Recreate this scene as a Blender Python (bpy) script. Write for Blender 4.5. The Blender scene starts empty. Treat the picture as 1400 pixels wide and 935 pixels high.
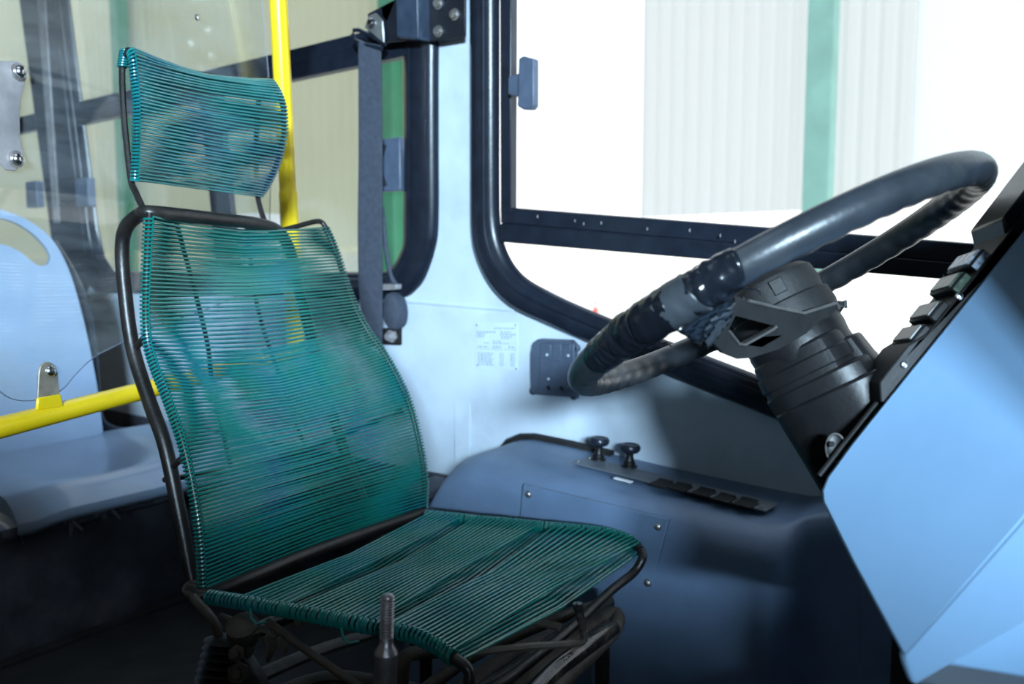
import bpy, math, random
from mathutils import Vector, Matrix, noise
from mathutils.geometry import tessellate_polygon

# ------------------------------------------------------------------ camera, sky, lights, exposure
scn = bpy.context.scene
FPX = 1085.0
PSI = math.radians(35.3)
TH = math.atan(96.5 / FPX)
D0 = Vector((-math.sin(PSI), math.cos(PSI), 0))
RT = Vector((math.cos(PSI), math.sin(PSI), 0))
FW = D0 * math.cos(TH) - Vector((0, 0, 1)) * math.sin(TH)
UP = D0 * math.sin(TH) + Vector((0, 0, 1)) * math.cos(TH)
cam = bpy.data.cameras.new('camera')
cam.sensor_width = 36.0
cam.lens = 36.0 * FPX / 1400.0
cam.clip_start = 0.02
cam.clip_end = 500
cam.dof.use_dof = True
cam.dof.focus_distance = 0.98
cam.dof.aperture_fstop = 4.5
camo = bpy.data.objects.new('camera', cam)
camo.matrix_world = Matrix(((RT.x, UP.x, -FW.x, 0), (RT.y, UP.y, -FW.y, 0), (RT.z, UP.z, -FW.z, 0), (0, 0, 0, 1)))
scn.collection.objects.link(camo)
scn.camera = camo

world = bpy.data.worlds.new('sky')
scn.world = world
world.use_nodes = True
wn = world.node_tree
wn.nodes.clear()
wo = wn.nodes.new('ShaderNodeOutputWorld')
wb = wn.nodes.new('ShaderNodeBackground')
wtc = wn.nodes.new('ShaderNodeTexCoord')
wsx = wn.nodes.new('ShaderNodeSeparateXYZ')
wr = wn.nodes.new('ShaderNodeValToRGB')
wr.color_ramp.elements[0].position = 0.0
wr.color_ramp.elements[0].color = (1.0, 0.98, 0.94, 1)
wr.color_ramp.elements[1].position = 0.7
wr.color_ramp.elements[1].color = (0.72, 0.84, 1.0, 1)
wn.links.new(wtc.outputs['Generated'], wsx.inputs[0])
wn.links.new(wsx.outputs['Z'], wr.inputs[0])
wn.links.new(wr.outputs[0], wb.inputs[0])
wb.inputs[1].default_value = 1.65
wn.links.new(wb.outputs[0], wo.inputs[0])


def light(name, kind, loc, target, energy, color, **kw):
    l = bpy.data.lights.new(name, kind)
    l.energy = energy
    l.color = color
    for k, v in kw.items():
        setattr(l, k, v)
    o = bpy.data.objects.new(name, l)
    o.location = loc
    o.rotation_euler = (Vector(target) - Vector(loc)).to_track_quat('-Z', 'Y').to_euler()
    scn.collection.objects.link(o)
    return o


# sun behind the corrugated shed wall, area lamp as yard daylight through shaped openings
light('sun', 'SUN', (-4, 30, 20), (0, 0, 0), 4.0, (1.0, 0.97, 0.92), angle=0.02)
light('yard_daylight', 'AREA', (2.4, -2.7, 0.85), (-1.0, 1.3, 0.0), 700, (0.60, 0.82, 1.0), shape='RECTANGLE', size=0.8, size_y=0.30)

scn.view_settings.view_transform = 'Standard'
scn.view_settings.look = 'None'
scn.view_settings.gamma = 1.0
scn.view_settings.use_curve_mapping = False
scn.view_settings.exposure = 0.25
random.seed(7)
PI = math.pi


# ------------------------------------------------------------------ where a line of sight meets a real plane
def ray(u, v):
    return FW + (u - 700) / FPX * RT + (467.5 - v) / FPX * UP


def onX(u, v, X):
    q = ray(u, v); return q * (X / q.x)


def onY(u, v, Y):
    q = ray(u, v); return q * (Y / q.y)


def onZ(u, v, Z):
    q = ray(u, v); return q * (Z / q.z)


def onD(u, v, D):
    return ray(u, v) * D


WY, WS = 1.5, 0.08


def wl(u, v, off=0.0):          # on the leaning side wall, off metres inside it
    q = ray(u, v); return q * ((WY - off) / (q.y + WS * q.z))


def W(x, z, off=0.0):
    return Vector((x, WY - WS * z - off, z))


def onP(u, v, p, n):
    q = ray(u, v); return q * (p.dot(n) / q.dot(n))


# ------------------------------------------------------------------ materials
def mat(name, col, rough=0.5, metal=0.0, var=0.12, scale=25, bump=0.0, coat=0.0, dirt=None, dirt_scale=4, dirt_amt=0.5, spec=0.5):
    m = bpy.data.materials.new(name)
    m.use_nodes = True
    nt = m.node_tree
    b = nt.nodes['Principled BSDF']
    tc = nt.nodes.new('ShaderNodeTexCoord')
    no = nt.nodes.new('ShaderNodeTexNoise')
    no.inputs['Scale'].default_value = scale
    no.inputs['Detail'].default_value = 4
    nt.links.new(tc.outputs['Object'], no.inputs['Vector'])
    cr = nt.nodes.new('ShaderNodeValToRGB')
    lo = [max(0, c * (1 - var)) for c in col]
    hi = [min(1, c * (1 + var)) for c in col]
    cr.color_ramp.elements[0].color = (*lo, 1); cr.color_ramp.elements[0].position = 0.35
    cr.color_ramp.elements[1].color = (*hi, 1); cr.color_ramp.elements[1].position = 0.65
    nt.links.new(no.outputs['Fac'], cr.inputs[0])
    out = cr.outputs[0]
    if dirt:
        n2 = nt.nodes.new('ShaderNodeTexNoise')
        n2.inputs['Scale'].default_value = dirt_scale
        n2.inputs['Detail'].default_value = 8
        n2.inputs['Roughness'].default_value = 0.65
        nt.links.new(tc.outputs['Object'], n2.inputs['Vector'])
        r2 = nt.nodes.new('ShaderNodeValToRGB')
        r2.color_ramp.elements[0].position = 0.48; r2.color_ramp.elements[0].color = (0, 0, 0, 1)
        r2.color_ramp.elements[1].position = 0.72; r2.color_ramp.elements[1].color = (dirt_amt,) * 3 + (1,)
        nt.links.new(n2.outputs['Fac'], r2.inputs[0])
        mx = nt.nodes.new('ShaderNodeMix'); mx.data_type = 'RGBA'
        nt.links.new(r2.outputs[0], mx.inputs['Factor'])
        nt.links.new(out, mx.inputs['A'])
        mx.inputs['B'].default_value = (*dirt, 1)
        out = mx.outputs['Result']
    nt.links.new(out, b.inputs['Base Color'])
    b.inputs['Roughness'].default_value = rough
    b.inputs['Metallic'].default_value = metal
    b.inputs['Specular IOR Level'].default_value = spec
    if coat:
        b.inputs['Coat Weight'].default_value = coat
        b.inputs['Coat Roughness'].default_value = 0.1
    if bump:
        bm = nt.nodes.new('ShaderNodeBump')
        bm.inputs['Strength'].default_value = bump
        bm.inputs['Distance'].default_value = 0.002
        n3 = nt.nodes.new('ShaderNodeTexNoise'); n3.inputs['Scale'].default_value = scale * 6
        nt.links.new(tc.outputs['Object'], n3.inputs['Vector'])
        nt.links.new(n3.outputs['Fac'], bm.inputs['Height'])
        nt.links.new(bm.outputs[0], b.inputs['Normal'])
    return m


def glass(name, tint, gloss, dust, dust_col=(0.8, 0.85, 0.9), streak=False):
    m = bpy.data.materials.new(name)
    m.use_nodes = True
    nt = m.node_tree; nt.nodes.clear()
    o = nt.nodes.new('ShaderNodeOutputMaterial')
    tr = nt.nodes.new('ShaderNodeBsdfTransparent'); tr.inputs[0].default_value = (*tint, 1)
    gl = nt.nodes.new('ShaderNodeBsdfGlossy'); gl.inputs['Roughness'].default_value = 0.02
    di = nt.nodes.new('ShaderNodeBsdfDiffuse'); di.inputs[0].default_value = (*dust_col, 1)
    lw = nt.nodes.new('ShaderNodeLayerWeight'); lw.inputs['Blend'].default_value = 0.5
    pw = nt.nodes.new('ShaderNodeMath'); pw.operation = 'POWER'; pw.inputs[1].default_value = 5.0
    nt.links.new(lw.outputs['Facing'], pw.inputs[0])
    mu = nt.nodes.new('ShaderNodeMath'); mu.operation = 'MULTIPLY_ADD'; mu.inputs[1].default_value = gloss; mu.inputs[2].default_value = 0.04 * gloss
    nt.links.new(pw.outputs[0], mu.inputs[0])
    m1 = nt.nodes.new('ShaderNodeMixShader')
    nt.links.new(mu.outputs[0], m1.inputs[0]); nt.links.new(tr.outputs[0], m1.inputs[1]); nt.links.new(gl.outputs[0], m1.inputs[2])
    m2 = nt.nodes.new('ShaderNodeMixShader')
    nt.links.new(m1.outputs[0], m2.inputs[1]); nt.links.new(di.outputs[0], m2.inputs[2])
    tc = nt.nodes.new('ShaderNodeTexCoord')
    mp = nt.nodes.new('ShaderNodeMapping')
    if streak:
        mp.inputs['Scale'].default_value = (1.2, 1.2, 5)
        mp.inputs['Rotation'].default_value = (0.5, 0.5, 0)
    nt.links.new(tc.outputs['Object'], mp.inputs[0])
    no = nt.nodes.new('ShaderNodeTexNoise'); no.inputs['Scale'].default_value = 3.0; no.inputs['Detail'].default_value = 9
    no.inputs['Roughness'].default_value = 0.7
    nt.links.new(mp.outputs[0], no.inputs['Vector'])
    rp = nt.nodes.new('ShaderNodeValToRGB')
    rp.color_ramp.elements[0].position = 0.4; rp.color_ramp.elements[0].color = (dust * 0.4,) * 3 + (1,)
    rp.color_ramp.elements[1].position = 0.8; rp.color_ramp.elements[1].color = (dust * 2.2,) * 3 + (1,)
    nt.links.new(no.outputs['Fac'], rp.inputs[0])
    nt.links.new(rp.outputs[0], m2.inputs[0])
    nt.links.new(m2.outputs[0], o.inputs[0])
    return m


def translucent(name, col):
    m = bpy.data.materials.new(name)
    m.use_nodes = True
    nt = m.node_tree; nt.nodes.clear()
    o = nt.nodes.new('ShaderNodeOutputMaterial')
    tl = nt.nodes.new('ShaderNodeBsdfTranslucent'); tl.inputs[0].default_value = (*col, 1)
    di = nt.nodes.new('ShaderNodeBsdfDiffuse'); di.inputs[0].default_value = (*col, 1)
    mx = nt.nodes.new('ShaderNodeMixShader'); mx.inputs[0].default_value = 0.4
    nt.links.new(tl.outputs[0], mx.inputs[1]); nt.links.new(di.outputs[0], mx.inputs[2])
    nt.links.new(mx.outputs[0], o.inputs[0])
    return m


M = dict(
    wall=mat('pale blue wall paint', (0.54, 0.63, 0.73), 0.45, var=0.05, scale=9, bump=0.05, dirt=(0.33, 0.38, 0.42), dirt_scale=5, dirt_amt=0.45),
    ceil=mat('dark ceiling laminate', (0.10, 0.105, 0.11), 0.6),
    floor=mat('dark worn rubber flooring', (0.018, 0.02, 0.022), 0.8, var=0.4, scale=6, bump=0.2, dirt=(0.05, 0.048, 0.045), dirt_scale=5, dirt_amt=0.5),
    dusty=mat('dusty dark steel', (0.035, 0.04, 0.055), 0.8, var=0.5, scale=7, bump=0.3, dirt=(0.14, 0.13, 0.14), dirt_scale=6, dirt_amt=0.5),
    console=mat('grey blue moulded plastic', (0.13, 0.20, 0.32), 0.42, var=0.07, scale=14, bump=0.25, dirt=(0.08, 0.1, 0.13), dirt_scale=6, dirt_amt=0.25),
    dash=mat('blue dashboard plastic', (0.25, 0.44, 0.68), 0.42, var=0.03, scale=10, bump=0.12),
    rubber=mat('black window rubber', (0.010, 0.014, 0.024), 0.30, var=0.2, scale=30, bump=0.1, spec=0.4),
    black=mat('black plastic', (0.007, 0.007, 0.008), 0.42, spec=0.35, var=0.2, scale=30, bump=0.1),
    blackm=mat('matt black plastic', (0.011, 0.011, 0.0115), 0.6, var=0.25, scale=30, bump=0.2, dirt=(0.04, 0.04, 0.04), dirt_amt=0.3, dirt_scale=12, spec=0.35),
    frame=mat('worn black tube paint', (0.008, 0.007, 0.007), 0.38, var=0.3, scale=30, bump=0.15, dirt=(0.035, 0.03, 0.026), dirt_scale=18, dirt_amt=0.5, spec=0.4),
    cord=mat('teal plastic cord', (0.003, 0.135, 0.115), 0.27, var=0.3, scale=5, coat=0.3, dirt=(0.002, 0.075, 0.15), dirt_scale=5, dirt_amt=0.9),
    cordh=mat('blue teal plastic cord', (0.003, 0.13, 0.13), 0.27, var=0.3, scale=7, coat=0.3, dirt=(0.002, 0.07, 0.14), dirt_scale=6, dirt_amt=0.9),
    rust=mat('dusty brown steel tube', (0.055, 0.046, 0.036), 0.6, metal=0.2, var=0.4, scale=20, bump=0.3, dirt=(0.13, 0.12, 0.10), dirt_scale=14, dirt_amt=0.6),
    gloss=mat('chipped gloss black paint', (0.01, 0.01, 0.01), 0.15, var=0.3, scale=40, dirt=(0.12, 0.1, 0.08), dirt_scale=25, dirt_amt=0.8),
    rag=mat('dusty torn foam', (0.12, 0.11, 0.085), 0.9, var=0.3, scale=40, bump=0.4),
    steel=mat('bare steel', (0.42, 0.4, 0.4), 0.38, metal=0.9, var=0.25, scale=35, bump=0.1),
    dsteel=mat('dull brown steel rod', (0.24, 0.215, 0.22), 0.4, metal=0.85, var=0.25, scale=45, bump=0.2),
    chrome=mat('bright screw steel', (0.7, 0.7, 0.72), 0.22, metal=1.0, var=0.1),
    plate=mat('worn grey steel plate', (0.36, 0.34, 0.35), 0.5, metal=0.4, var=0.2, scale=25, dirt=(0.2, 0.17, 0.15), dirt_scale=10),
    yellow=mat('yellow handrail paint', (0.86, 0.60, 0.008), 0.28, var=0.05, scale=12, coat=0.3, dirt=(0.6, 0.40, 0.02), dirt_scale=9, dirt_amt=0.25),
    seat=mat('light blue seat plastic', (0.25, 0.34, 0.48), 0.28, var=0.06, scale=8, coat=0.2, dirt=(0.22, 0.25, 0.26), dirt_scale=4, dirt_amt=0.6),
    belt=mat('charcoal seat belt webbing', (0.045, 0.055, 0.08), 0.75, var=0.15, scale=80, bump=0.3),
    beltm=mat('black belt bracket', (0.009, 0.011, 0.017), 0.45, var=0.2, spec=0.35),
    channel=mat('satin dark blue steel', (0.03, 0.045, 0.075), 0.4, var=0.2),
    wheel=mat('worn black wheel plastic', (0.022, 0.027, 0.034), 0.36, var=0.25, scale=25, bump=0.15, dirt=(0.07, 0.068, 0.06), dirt_scale=14, dirt_amt=0.45),
    tape=mat('glossy black tape', (0.007, 0.009, 0.013), 0.2, var=0.3, scale=9, bump=0.9),
    tape2=mat('dull tape layer', (0.035, 0.042, 0.05), 0.42, var=0.2, scale=20, bump=0.2),
    spoke=mat('grey spoke casting', (0.09, 0.088, 0.085), 0.45, metal=0.3, var=0.2, scale=30, bump=0.15),
    sticker=mat('pale sticker film', (0.56, 0.66, 0.74), 0.4, var=0.05),
    ink=mat('faded grey ink', (0.14, 0.18, 0.24), 0.6),
    ecu=mat('grey control box', (0.075, 0.10, 0.15), 0.45, var=0.15, scale=25),
    hole=mat('deep black', (0.004, 0.004, 0.004), 0.8),
    beige=mat('beige shed cladding', (0.60, 0.60, 0.41), 0.6, var=0.03, scale=0.6),
    pgreen=mat('green painted steel post', (0.03, 0.22, 0.11), 0.5, var=0.1, scale=3),
    glaregreen=mat('green post paled for glare', (0.33, 0.62, 0.54), 0.5, var=0.1, scale=3),  # green post colour lightened to paint in the window glare
    basew=mat('pale rendered base wall', (0.62, 0.63, 0.52), 0.8),
    cplate=mat('grimy grey plate', (0.12, 0.14, 0.17), 0.5, var=0.2, scale=20, dirt=(0.07, 0.07, 0.07), dirt_scale=10),
    oppo=mat('dark brown sky blocker', (0.09, 0.08, 0.065), 0.8, var=0.1, scale=1),  # colour of the added wall that keeps sky light out
    white=mat('white painted metal', (0.8, 0.82, 0.85), 0.5, var=0.03),
    yard=mat('pale concrete yard', (0.55, 0.54, 0.5), 0.8, var=0.1, scale=0.5),
    orange=mat('orange cone plastic', (0.85, 0.10, 0.05), 0.5),
    sheet=translucent('translucent corrugated sheet', (0.46, 0.48, 0.49)),
    sheet2=translucent('milky flat sheet', (0.80, 0.83, 0.84)),
    glass=glass('window glass', (0.98, 0.99, 0.985), 0.6, 0.008),
    acryl=glass('scratched clear acrylic', (0.95, 0.97, 0.97), 0.8, 0.035, streak=True),
    clear=mat('aged brass tab', (0.35, 0.30, 0.24), 0.45, metal=0.5, var=0.3, scale=40),
    led=mat('pale blue switch face', (0.45, 0.55, 0.75), 0.25, var=0.5, scale=180),
    grn=mat('dull green switch face', (0.06, 0.10, 0.07), 0.3, var=0.5, scale=150),
    alu=mat('anodised grey bezel', (0.20, 0.20, 0.195), 0.4, metal=0.5, var=0.15, scale=40),
)


# ------------------------------------------------------------------ mesh helpers
def cr_spline(P, seg=6, closed=False):
    P = [Vector(p) for p in P]
    out = []
    n = len(P)
    for i in range(n if closed else n - 1):
        if closed:
            p0, p1, p2, p3 = P[i - 1], P[i], P[(i + 1) % n], P[(i + 2) % n]
        else:
            p0 = P[i - 1] if i > 0 else P[0] * 2 - P[1]
            p1, p2 = P[i], P[i + 1]
            p3 = P[i + 2] if i + 2 < n else P[-1] * 2 - P[-2]
        for k in range(seg):
            t = k / seg
            out.append(0.5 * ((2 * p1) + (p2 - p0) * t + (2 * p0 - 5 * p1 + 4 * p2 - p3) * t * t + (3 * p1 - p0 - 3 * p2 + p3) * t ** 3))
    if not closed:
        out.append(P[-1])
    return out


def sample(P, t):              # point at fraction t of a polyline
    L = [0]
    for a, b in zip(P, P[1:]):
        L.append(L[-1] + (b - a).length)
    s = max(0, min(1, t)) * L[-1]
    for i in range(len(P) - 1):
        if s <= L[i + 1] or i == len(P) - 2:
            k = (s - L[i]) / max(1e-9, L[i + 1] - L[i])
            return P[i].lerp(P[i + 1], k)


class MB:
    def __init__(s):
        s.v = []; s.f = []

    def add(s, vs, fs):
        o = len(s.v)
        s.v += [Vector(v) for v in vs]
        s.f += [tuple(i + o for i in f) for f in fs]
        return s

    def tube(s, P, r, n=8, closed=False, caps=True, flat=1.0, upv=None):
        P = [Vector(p) for p in P]
        m = len(P)
        T = []
        for i in range(m):
            a = P[i - 1] if (i > 0 or closed) else P[0]
            b = P[(i + 1) % m] if (i < m - 1 or closed) else P[-1]
            t = (b - a)
            T.append(t.normalized() if t.length > 1e-9 else Vector((0, 0, 1)))
        N = upv if upv else (Vector((0, 0, 1)) if abs(T[0].z) < 0.9 else Vector((1, 0, 0)))
        N = (N - T[0] * N.dot(T[0])).normalized()
        vs = []
        for i in range(m):
            if i:
                N = N - T[i] * N.dot(T[i])
                N = N.normalized() if N.length > 1e-6 else T[i].orthogonal().normalized()
            B = T[i].cross(N)
            rr = r[i] if isinstance(r, (list, tuple)) else r
            for k in range(n):
                a = 2 * PI * k / n
                vs.append(P[i] + (N * math.cos(a) * flat + B * math.sin(a)) * rr)
        fs = []
        for i in range(m if closed else m - 1):
            j = (i + 1) % m
            for k in range(n):
                l = (k + 1) % n
                fs.append((i * n + k, i * n + l, j * n + l, j * n + k))
        if caps and not closed:
            fs.append(tuple(range(n))[::-1]); fs.append(tuple((m - 1) * n + k for k in range(n)))
        return s.add(vs, fs)

    def box(s, c, size, ax=None, ay=None, az=None):
        c = Vector(c)
        ax = ax.normalized() if ax else Vector((1, 0, 0))
        ay = ay.normalized() if ay else Vector((0, 1, 0))
        az = az.normalized() if az else Vector((0, 0, 1))
        vs = []
        for i in (-1, 1):
            for j in (-1, 1):
                for k in (-1, 1):
                    vs.append(c + ax * i * size[0] / 2 + ay * j * size[1] / 2 + az * k * size[2] / 2)
        return s.add(vs, [(0, 1, 3, 2), (4, 6, 7, 5), (0, 4, 5, 1), (2, 3, 7, 6), (0, 2, 6, 4), (1, 5, 7, 3)])

    def prism(s, poly, vec):
        poly = [Vector(p) for p in poly]; vec = Vector(vec)
        n = len(poly)
        vs = poly + [p + vec for p in poly]
        tris = tessellate_polygon([poly])
        fs = [tuple(t) for t in tris] + [tuple(i + n for i in t[::-1]) for t in tris]
        fs += [(i, (i + 1) % n, (i + 1) % n + n, i + n) for i in range(n)]
        return s.add(vs, fs)

    def holed(s, loops, vec):          # plate with openings
        vec = Vector(vec)
        loops = [[Vector(p) for p in l] for l in loops]
        flat = [p for l in loops for p in l]
        n = len(flat)
        tris = tessellate_polygon(loops)
        vs = flat + [p + vec for p in flat]
        fs = [tuple(t) for t in tris] + [tuple(i + n for i in t[::-1]) for t in tris]
        o = 0
        for l in loops:
            m = len(l)
            fs += [(o + i, o + (i + 1) % m, o + (i + 1) % m + n, o + i + n) for i in range(m)]
            o += m
        return s.add(vs, fs)

    def lathe(s, prof, org, axis, n=24, ref=None, sx=1.0):
        org = Vector(org); axis = Vector(axis).normalized()
        a = Vector(ref) if ref else axis.orthogonal()
        a = (a - axis * a.dot(axis)).normalized(); b = axis.cross(a)
        vs = []
        for (rad, h) in prof:
            for k in range(n):
                t = 2 * PI * k / n
                vs.append(org + axis * h + (a * math.cos(t) * sx + b * math.sin(t)) * rad)
        fs = []
        m = len(prof)
        for i in range(m - 1):
            for k in range(n):
                l = (k + 1) % n
                fs.append((i * n + k, i * n + l, (i + 1) * n + l, (i + 1) * n + k))
        fs.append(tuple(range(n))[::-1]); fs.append(tuple((m - 1) * n + k for k in range(n)))
        return s.add(vs, fs)

    def band(s, A, B, nrm, h, prof=((0, 0), (0.02, 0.6), (0.2, 0.95), (0.5, 1.0), (0.8, 0.85), (0.97, 0.5), (1, 0)), closed=False):
        nrm = Vector(nrm).normalized()
        vs = []; m = len(A); k = len(prof)
        for a, b in zip(A, B):
            for (t, q) in prof:
                vs.append(Vector(a).lerp(Vector(b), t) + nrm * h * q)
        fs = []
        for i in range(m if closed else m - 1):
            j = (i + 1) % m
            for q in range(k - 1):
                fs.append((i * k + q, i * k + q + 1, j * k + q + 1, j * k + q))
        return s.add(vs, fs)

    def grid(s, rows):
        m, n = len(rows), len(rows[0])
        vs = [p for r in rows for p in r]
        return s.add(vs, [(i * n + j, i * n + j + 1, (i + 1) * n + j + 1, (i + 1) * n + j) for i in range(m - 1) for j in range(n - 1)])

    def build(s, name, m, parent=None, smooth=True, bev=0.0, solid=0.0, kind=None, label=None, angle=40, sub=0):
        base = Vector((0, 0, 0))
        p = parent
        while p is not None:
            base = base + p.location; p = p.parent
        me = bpy.data.meshes.new(name)
        org = Vector((0, 0, 0))
        if parent is None:
            lo = Vector([min(v[i] for v in s.v) for i in range(3)]); hi = Vector([max(v[i] for v in s.v) for i in range(3)])
            org = Vector(((lo.x + hi.x) / 2, (lo.y + hi.y) / 2, lo.z))
            base = org
        me.from_pydata([tuple(v - base) for v in s.v], [], s.f)
        me.materials.append(M[m])
        if smooth:
            for pl in me.polygons:
                pl.use_smooth = True
            try:
                me.set_sharp_from_angle(angle=math.radians(angle))
            except Exception:
                pass
        me.update()
        import bmesh
        bm = bmesh.new(); bm.from_mesh(me)
        bmesh.ops.recalc_face_normals(bm, faces=bm.faces); bm.to_mesh(me); bm.free()
        o = bpy.data.objects.new(name, me)
        o.location = org
        scn.collection.objects.link(o)
        if parent:
            o.parent = parent
        if solid:
            q = o.modifiers.new('thickness', 'SOLIDIFY'); q.thickness = solid; q.offset = 0
        if bev:
            q = o.modifiers.new('bevel', 'BEVEL'); q.width = bev; q.segments = 2; q.limit_method = 'ANGLE'; q.angle_limit = math.radians(35)
        if sub:
            q = o.modifiers.new('subdivision', 'SUBSURF'); q.levels = sub; q.render_levels = sub
        if kind: o['kind'] = kind
        if label: o['label'] = label
        return o


def thing(name, label, cat, loc=(0, 0, 0), group=None):
    o = bpy.data.objects.new(name, None)
    o.empty_display_size = 0.05
    o.location = loc
    scn.collection.objects.link(o)
    o['label'] = label; o['category'] = cat
    if group: o['group'] = group
    return o


def tag(o, label, cat, group=None):
    o['label'] = label; o['category'] = cat
    if group: o['group'] = group
    return o


def struct(o):
    o['kind'] = 'structure'; return o


# ================================================================== THE SETTING
YW = Vector((0, -1, -WS)).normalized()           # towards the inside of the bus


def sp2(P, seg=5):
    return cr_spline(P, seg)


# driver's window: outline of the rubber (outer) and of the opening (inner)
Wd_out_px = [(648, -150), (648, 0), (648, 150), (648, 270), (649, 320), (655, 350), (668, 380), (686, 404), (710, 423), (752, 442), (806, 465), (914, 510), (1050, 565)]
Wd_in_px = [(683, -150), (683, 0), (683, 150), (683, 250), (684, 300), (689, 330), (700, 356), (716, 376), (738, 391), (780, 412), (840, 437), (967, 486), (1098, 536)]
do = sp2([wl(*p) for p in Wd_out_px]) + [W(0.1, -0.44), W(0.30, -0.49), W(0.42, -0.46), W(0.48, -0.34), W(0.48, 0.6), W(0.44, 0.8), W(0.3, 0.88), W(-0.9, 0.88), W(-1.06, 0.84)]
di = sp2([wl(*p) for p in Wd_in_px]) + [W(0.1, -0.385), W(0.28, -0.44), W(0.37, -0.42), W(0.42, -0.32), W(0.42, 0.58), W(0.39, 0.76), W(0.28, 0.82), W(-0.88, 0.82), W(-0.99, 0.79)]
# passenger window next to it
Wp_out = [W(-1.24, 1.25), wl(602, -130), wl(601, 0), wl(600, 100), wl(600, 200), wl(600, 300), wl(596, 338), wl(583, 377), wl(570, 396), wl(553, 407), wl(520, 409)]
Wp_in = [W(-1.35, 1.17), wl(556, -130), wl(556, 0), wl(556, 100), wl(556, 200), wl(555, 300), wl(554, 333), wl(546, 354), wl(536, 366), wl(522, 371), wl(505, 372)]
zb_o, zb_i = -0.075, 0.0
po = sp2(Wp_out) + [W(-2.5, zb_o), W(-2.92, zb_o), W(-3.0, -0.03), W(-3.0, 0.1), W(-3.0, 1.2), W(-2.92, 1.3), W(-1.25, 1.3)]
pi = sp2(Wp_in) + [W(-2.5, zb_i), W(-2.80, zb_i), W(-2.85, 0.05), W(-2.87, 0.15), W(-2.87, 1.15), W(-2.82, 1.22), W(-1.36, 1.22)]


def rect_loop(x0, x1, z0, z1, c=0.08):
    return [W(x0 + c, z0), W(x1 - c, z0), W(x1, z0 + c), W(x1, z1 - c), W(x1 - c, z1), W(x0 + c, z1), W(x0, z1 - c), W(x0, z0 + c)]


w3o = rect_loop(-5.0, -3.08, zb_o, 1.3); w3i = rect_loop(-4.93, -3.21, zb_i, 1.22)
w4o = rect_loop(-7.0, -5.08, zb_o, 1.3); w4i = rect_loop(-6.93, -5.21, zb_i, 1.22)

FL = -0.92
wall_outer = [W(1.2, FL), W(1.2, 1.45), W(-8.0, 1.45), W(-8.0, FL)]
hd = [p + (q - p) * 0.3 for p, q in zip(do, di)]
hp = [p + (q - p) * 0.3 for p, q in zip(po, pi)]
h3 = [p + (q - p) * 0.3 for p, q in zip(w3o, w3i)]
h4 = [p + (q - p) * 0.3 for p, q in zip(w4o, w4i)]
wall_left = struct(MB().holed([wall_outer, hd, hp, h3, h4], (0, 0.012, 0)).build('wall_left', 'wall', smooth=False))
# raised seams and cover strips on the wall
for (a, b, w, nm) in [(((633, 418)), ((633, 720)), 0.05, 'cover_strip')]:
    A, B = wl(*a), wl(*b)
    MB().box((A + B) / 2 + YW * 0.002, (w, 0.004, (A - B).length)).build('cover_strip', 'wall', wall_left, bev=0.0015)
A = wl(558, 412); B = wl(704, 424)
MB().box((A + B) / 2 + YW * 0.002, ((A - B).length, 0.005, 0.006), ax=B - A).build('seam_ridge', 'wall', wall_left, bev=0.001)
# lower wall panel, proud of the paint by a sheet's thickness
q = [wl(652, 430), wl(704, 425), wl(770, 455), wl(1060, 572), W(-0.3, -0.36), W(-0.3, -0.6), W(-1.14, -0.6)]
MB().prism([p + YW * 0.001 for p in q], YW * 0.003).build('wall_panel', 'wall', wall_left, smooth=False)

# driver's window
def mk_window(name, outer, inner, hgt=0.022):
    o = struct(MB().band(outer, inner, YW, hgt, closed=True).build(name, 'rubber', smooth=True, angle=60))
    return o


win1 = mk_window('window_1', do, di, 0.028)
win1['label'] = 'driver window with thick black rubber surround and sliding pane'
MB().tube([p + (q - p) * 0.62 + YW * 0.024 for p, q in zip(do, di)], 0.005, 6, closed=True).build('bead', 'rubber', win1)
# aluminium sash in black: side post, bottom rail in two steps
MB().prism([wl(683, -150, .01), wl(699, -150, .01), wl(698, 292, .01), wl(684, 292, .01)], YW * -0.025).build('sash_post', 'rubber', win1, bev=0.002)


def rail(px, d0, d1, name, m='rubber', par=None):
    a, b, c, d = px
    return MB().prism([wl(*a, d0), wl(*b, d0), wl(*c, d0), wl(*d, d0)], YW * (d1 - d0)).build(name, m, par or win1, bev=0.003)


rail(((684, 283), (1480, 345), (1480, 375), (684, 305)), .008, -.02, 'upper_rail')
rail(((684, 305), (1480, 375), (1480, 398), (684, 331)), .020, -.02, 'lower_rail')
MB().prism([wl(683, -160, -.012), W(0.42, 0.83, -.012), W(0.42, 0.0, -.012), wl(684, 300, -.012)], YW * -0.004).build('upper_pane', 'glass', win1, smooth=False)
MB().prism([p - YW * 0.012 for p in (wl(684, 318), W(0.42, 0.0), W(0.42, -0.4), W(0.2, -0.43), wl(1090, 536), wl(840, 437), wl(738, 391), wl(700, 356))], YW * -0.004).build('lower_pane', 'glass', win1, smooth=False)
# latch of the sliding pane
h = MB(); a = wl(700, 118, .02); h.prism([wl(699, 106, .015), wl(716, 100, .02), wl(716, 134, .02), wl(699, 130, .015)], YW * 0.012)
lt = h.build('latch', 'ecu', win1, bev=0.002)
MB().prism([wl(716, 82, .018), wl(722, 78, .018), wl(737, 82, .018), wl(737, 146, .018), wl(733, 151, .018), wl(722, 151, .018), wl(714, 146, .018)], YW * 0.02).build('latch_grip', 'ecu', lt, bev=0.003)
# paint chips along the rail
ch = MB()
for (u, v) in [(735, 296), (786, 302), (798, 306), (822, 305), (885, 313), (943, 315), (985, 322), (1005, 330), (1090, 345), (1312, 360), (1290, 378)]:
    p = wl(u, v, .0235 if v > 318 else .0095); ch.box(p, (0.002, 0.002, 0.006))
ch.build('paint_chip', 'plate', win1, kind='stuff')

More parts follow.
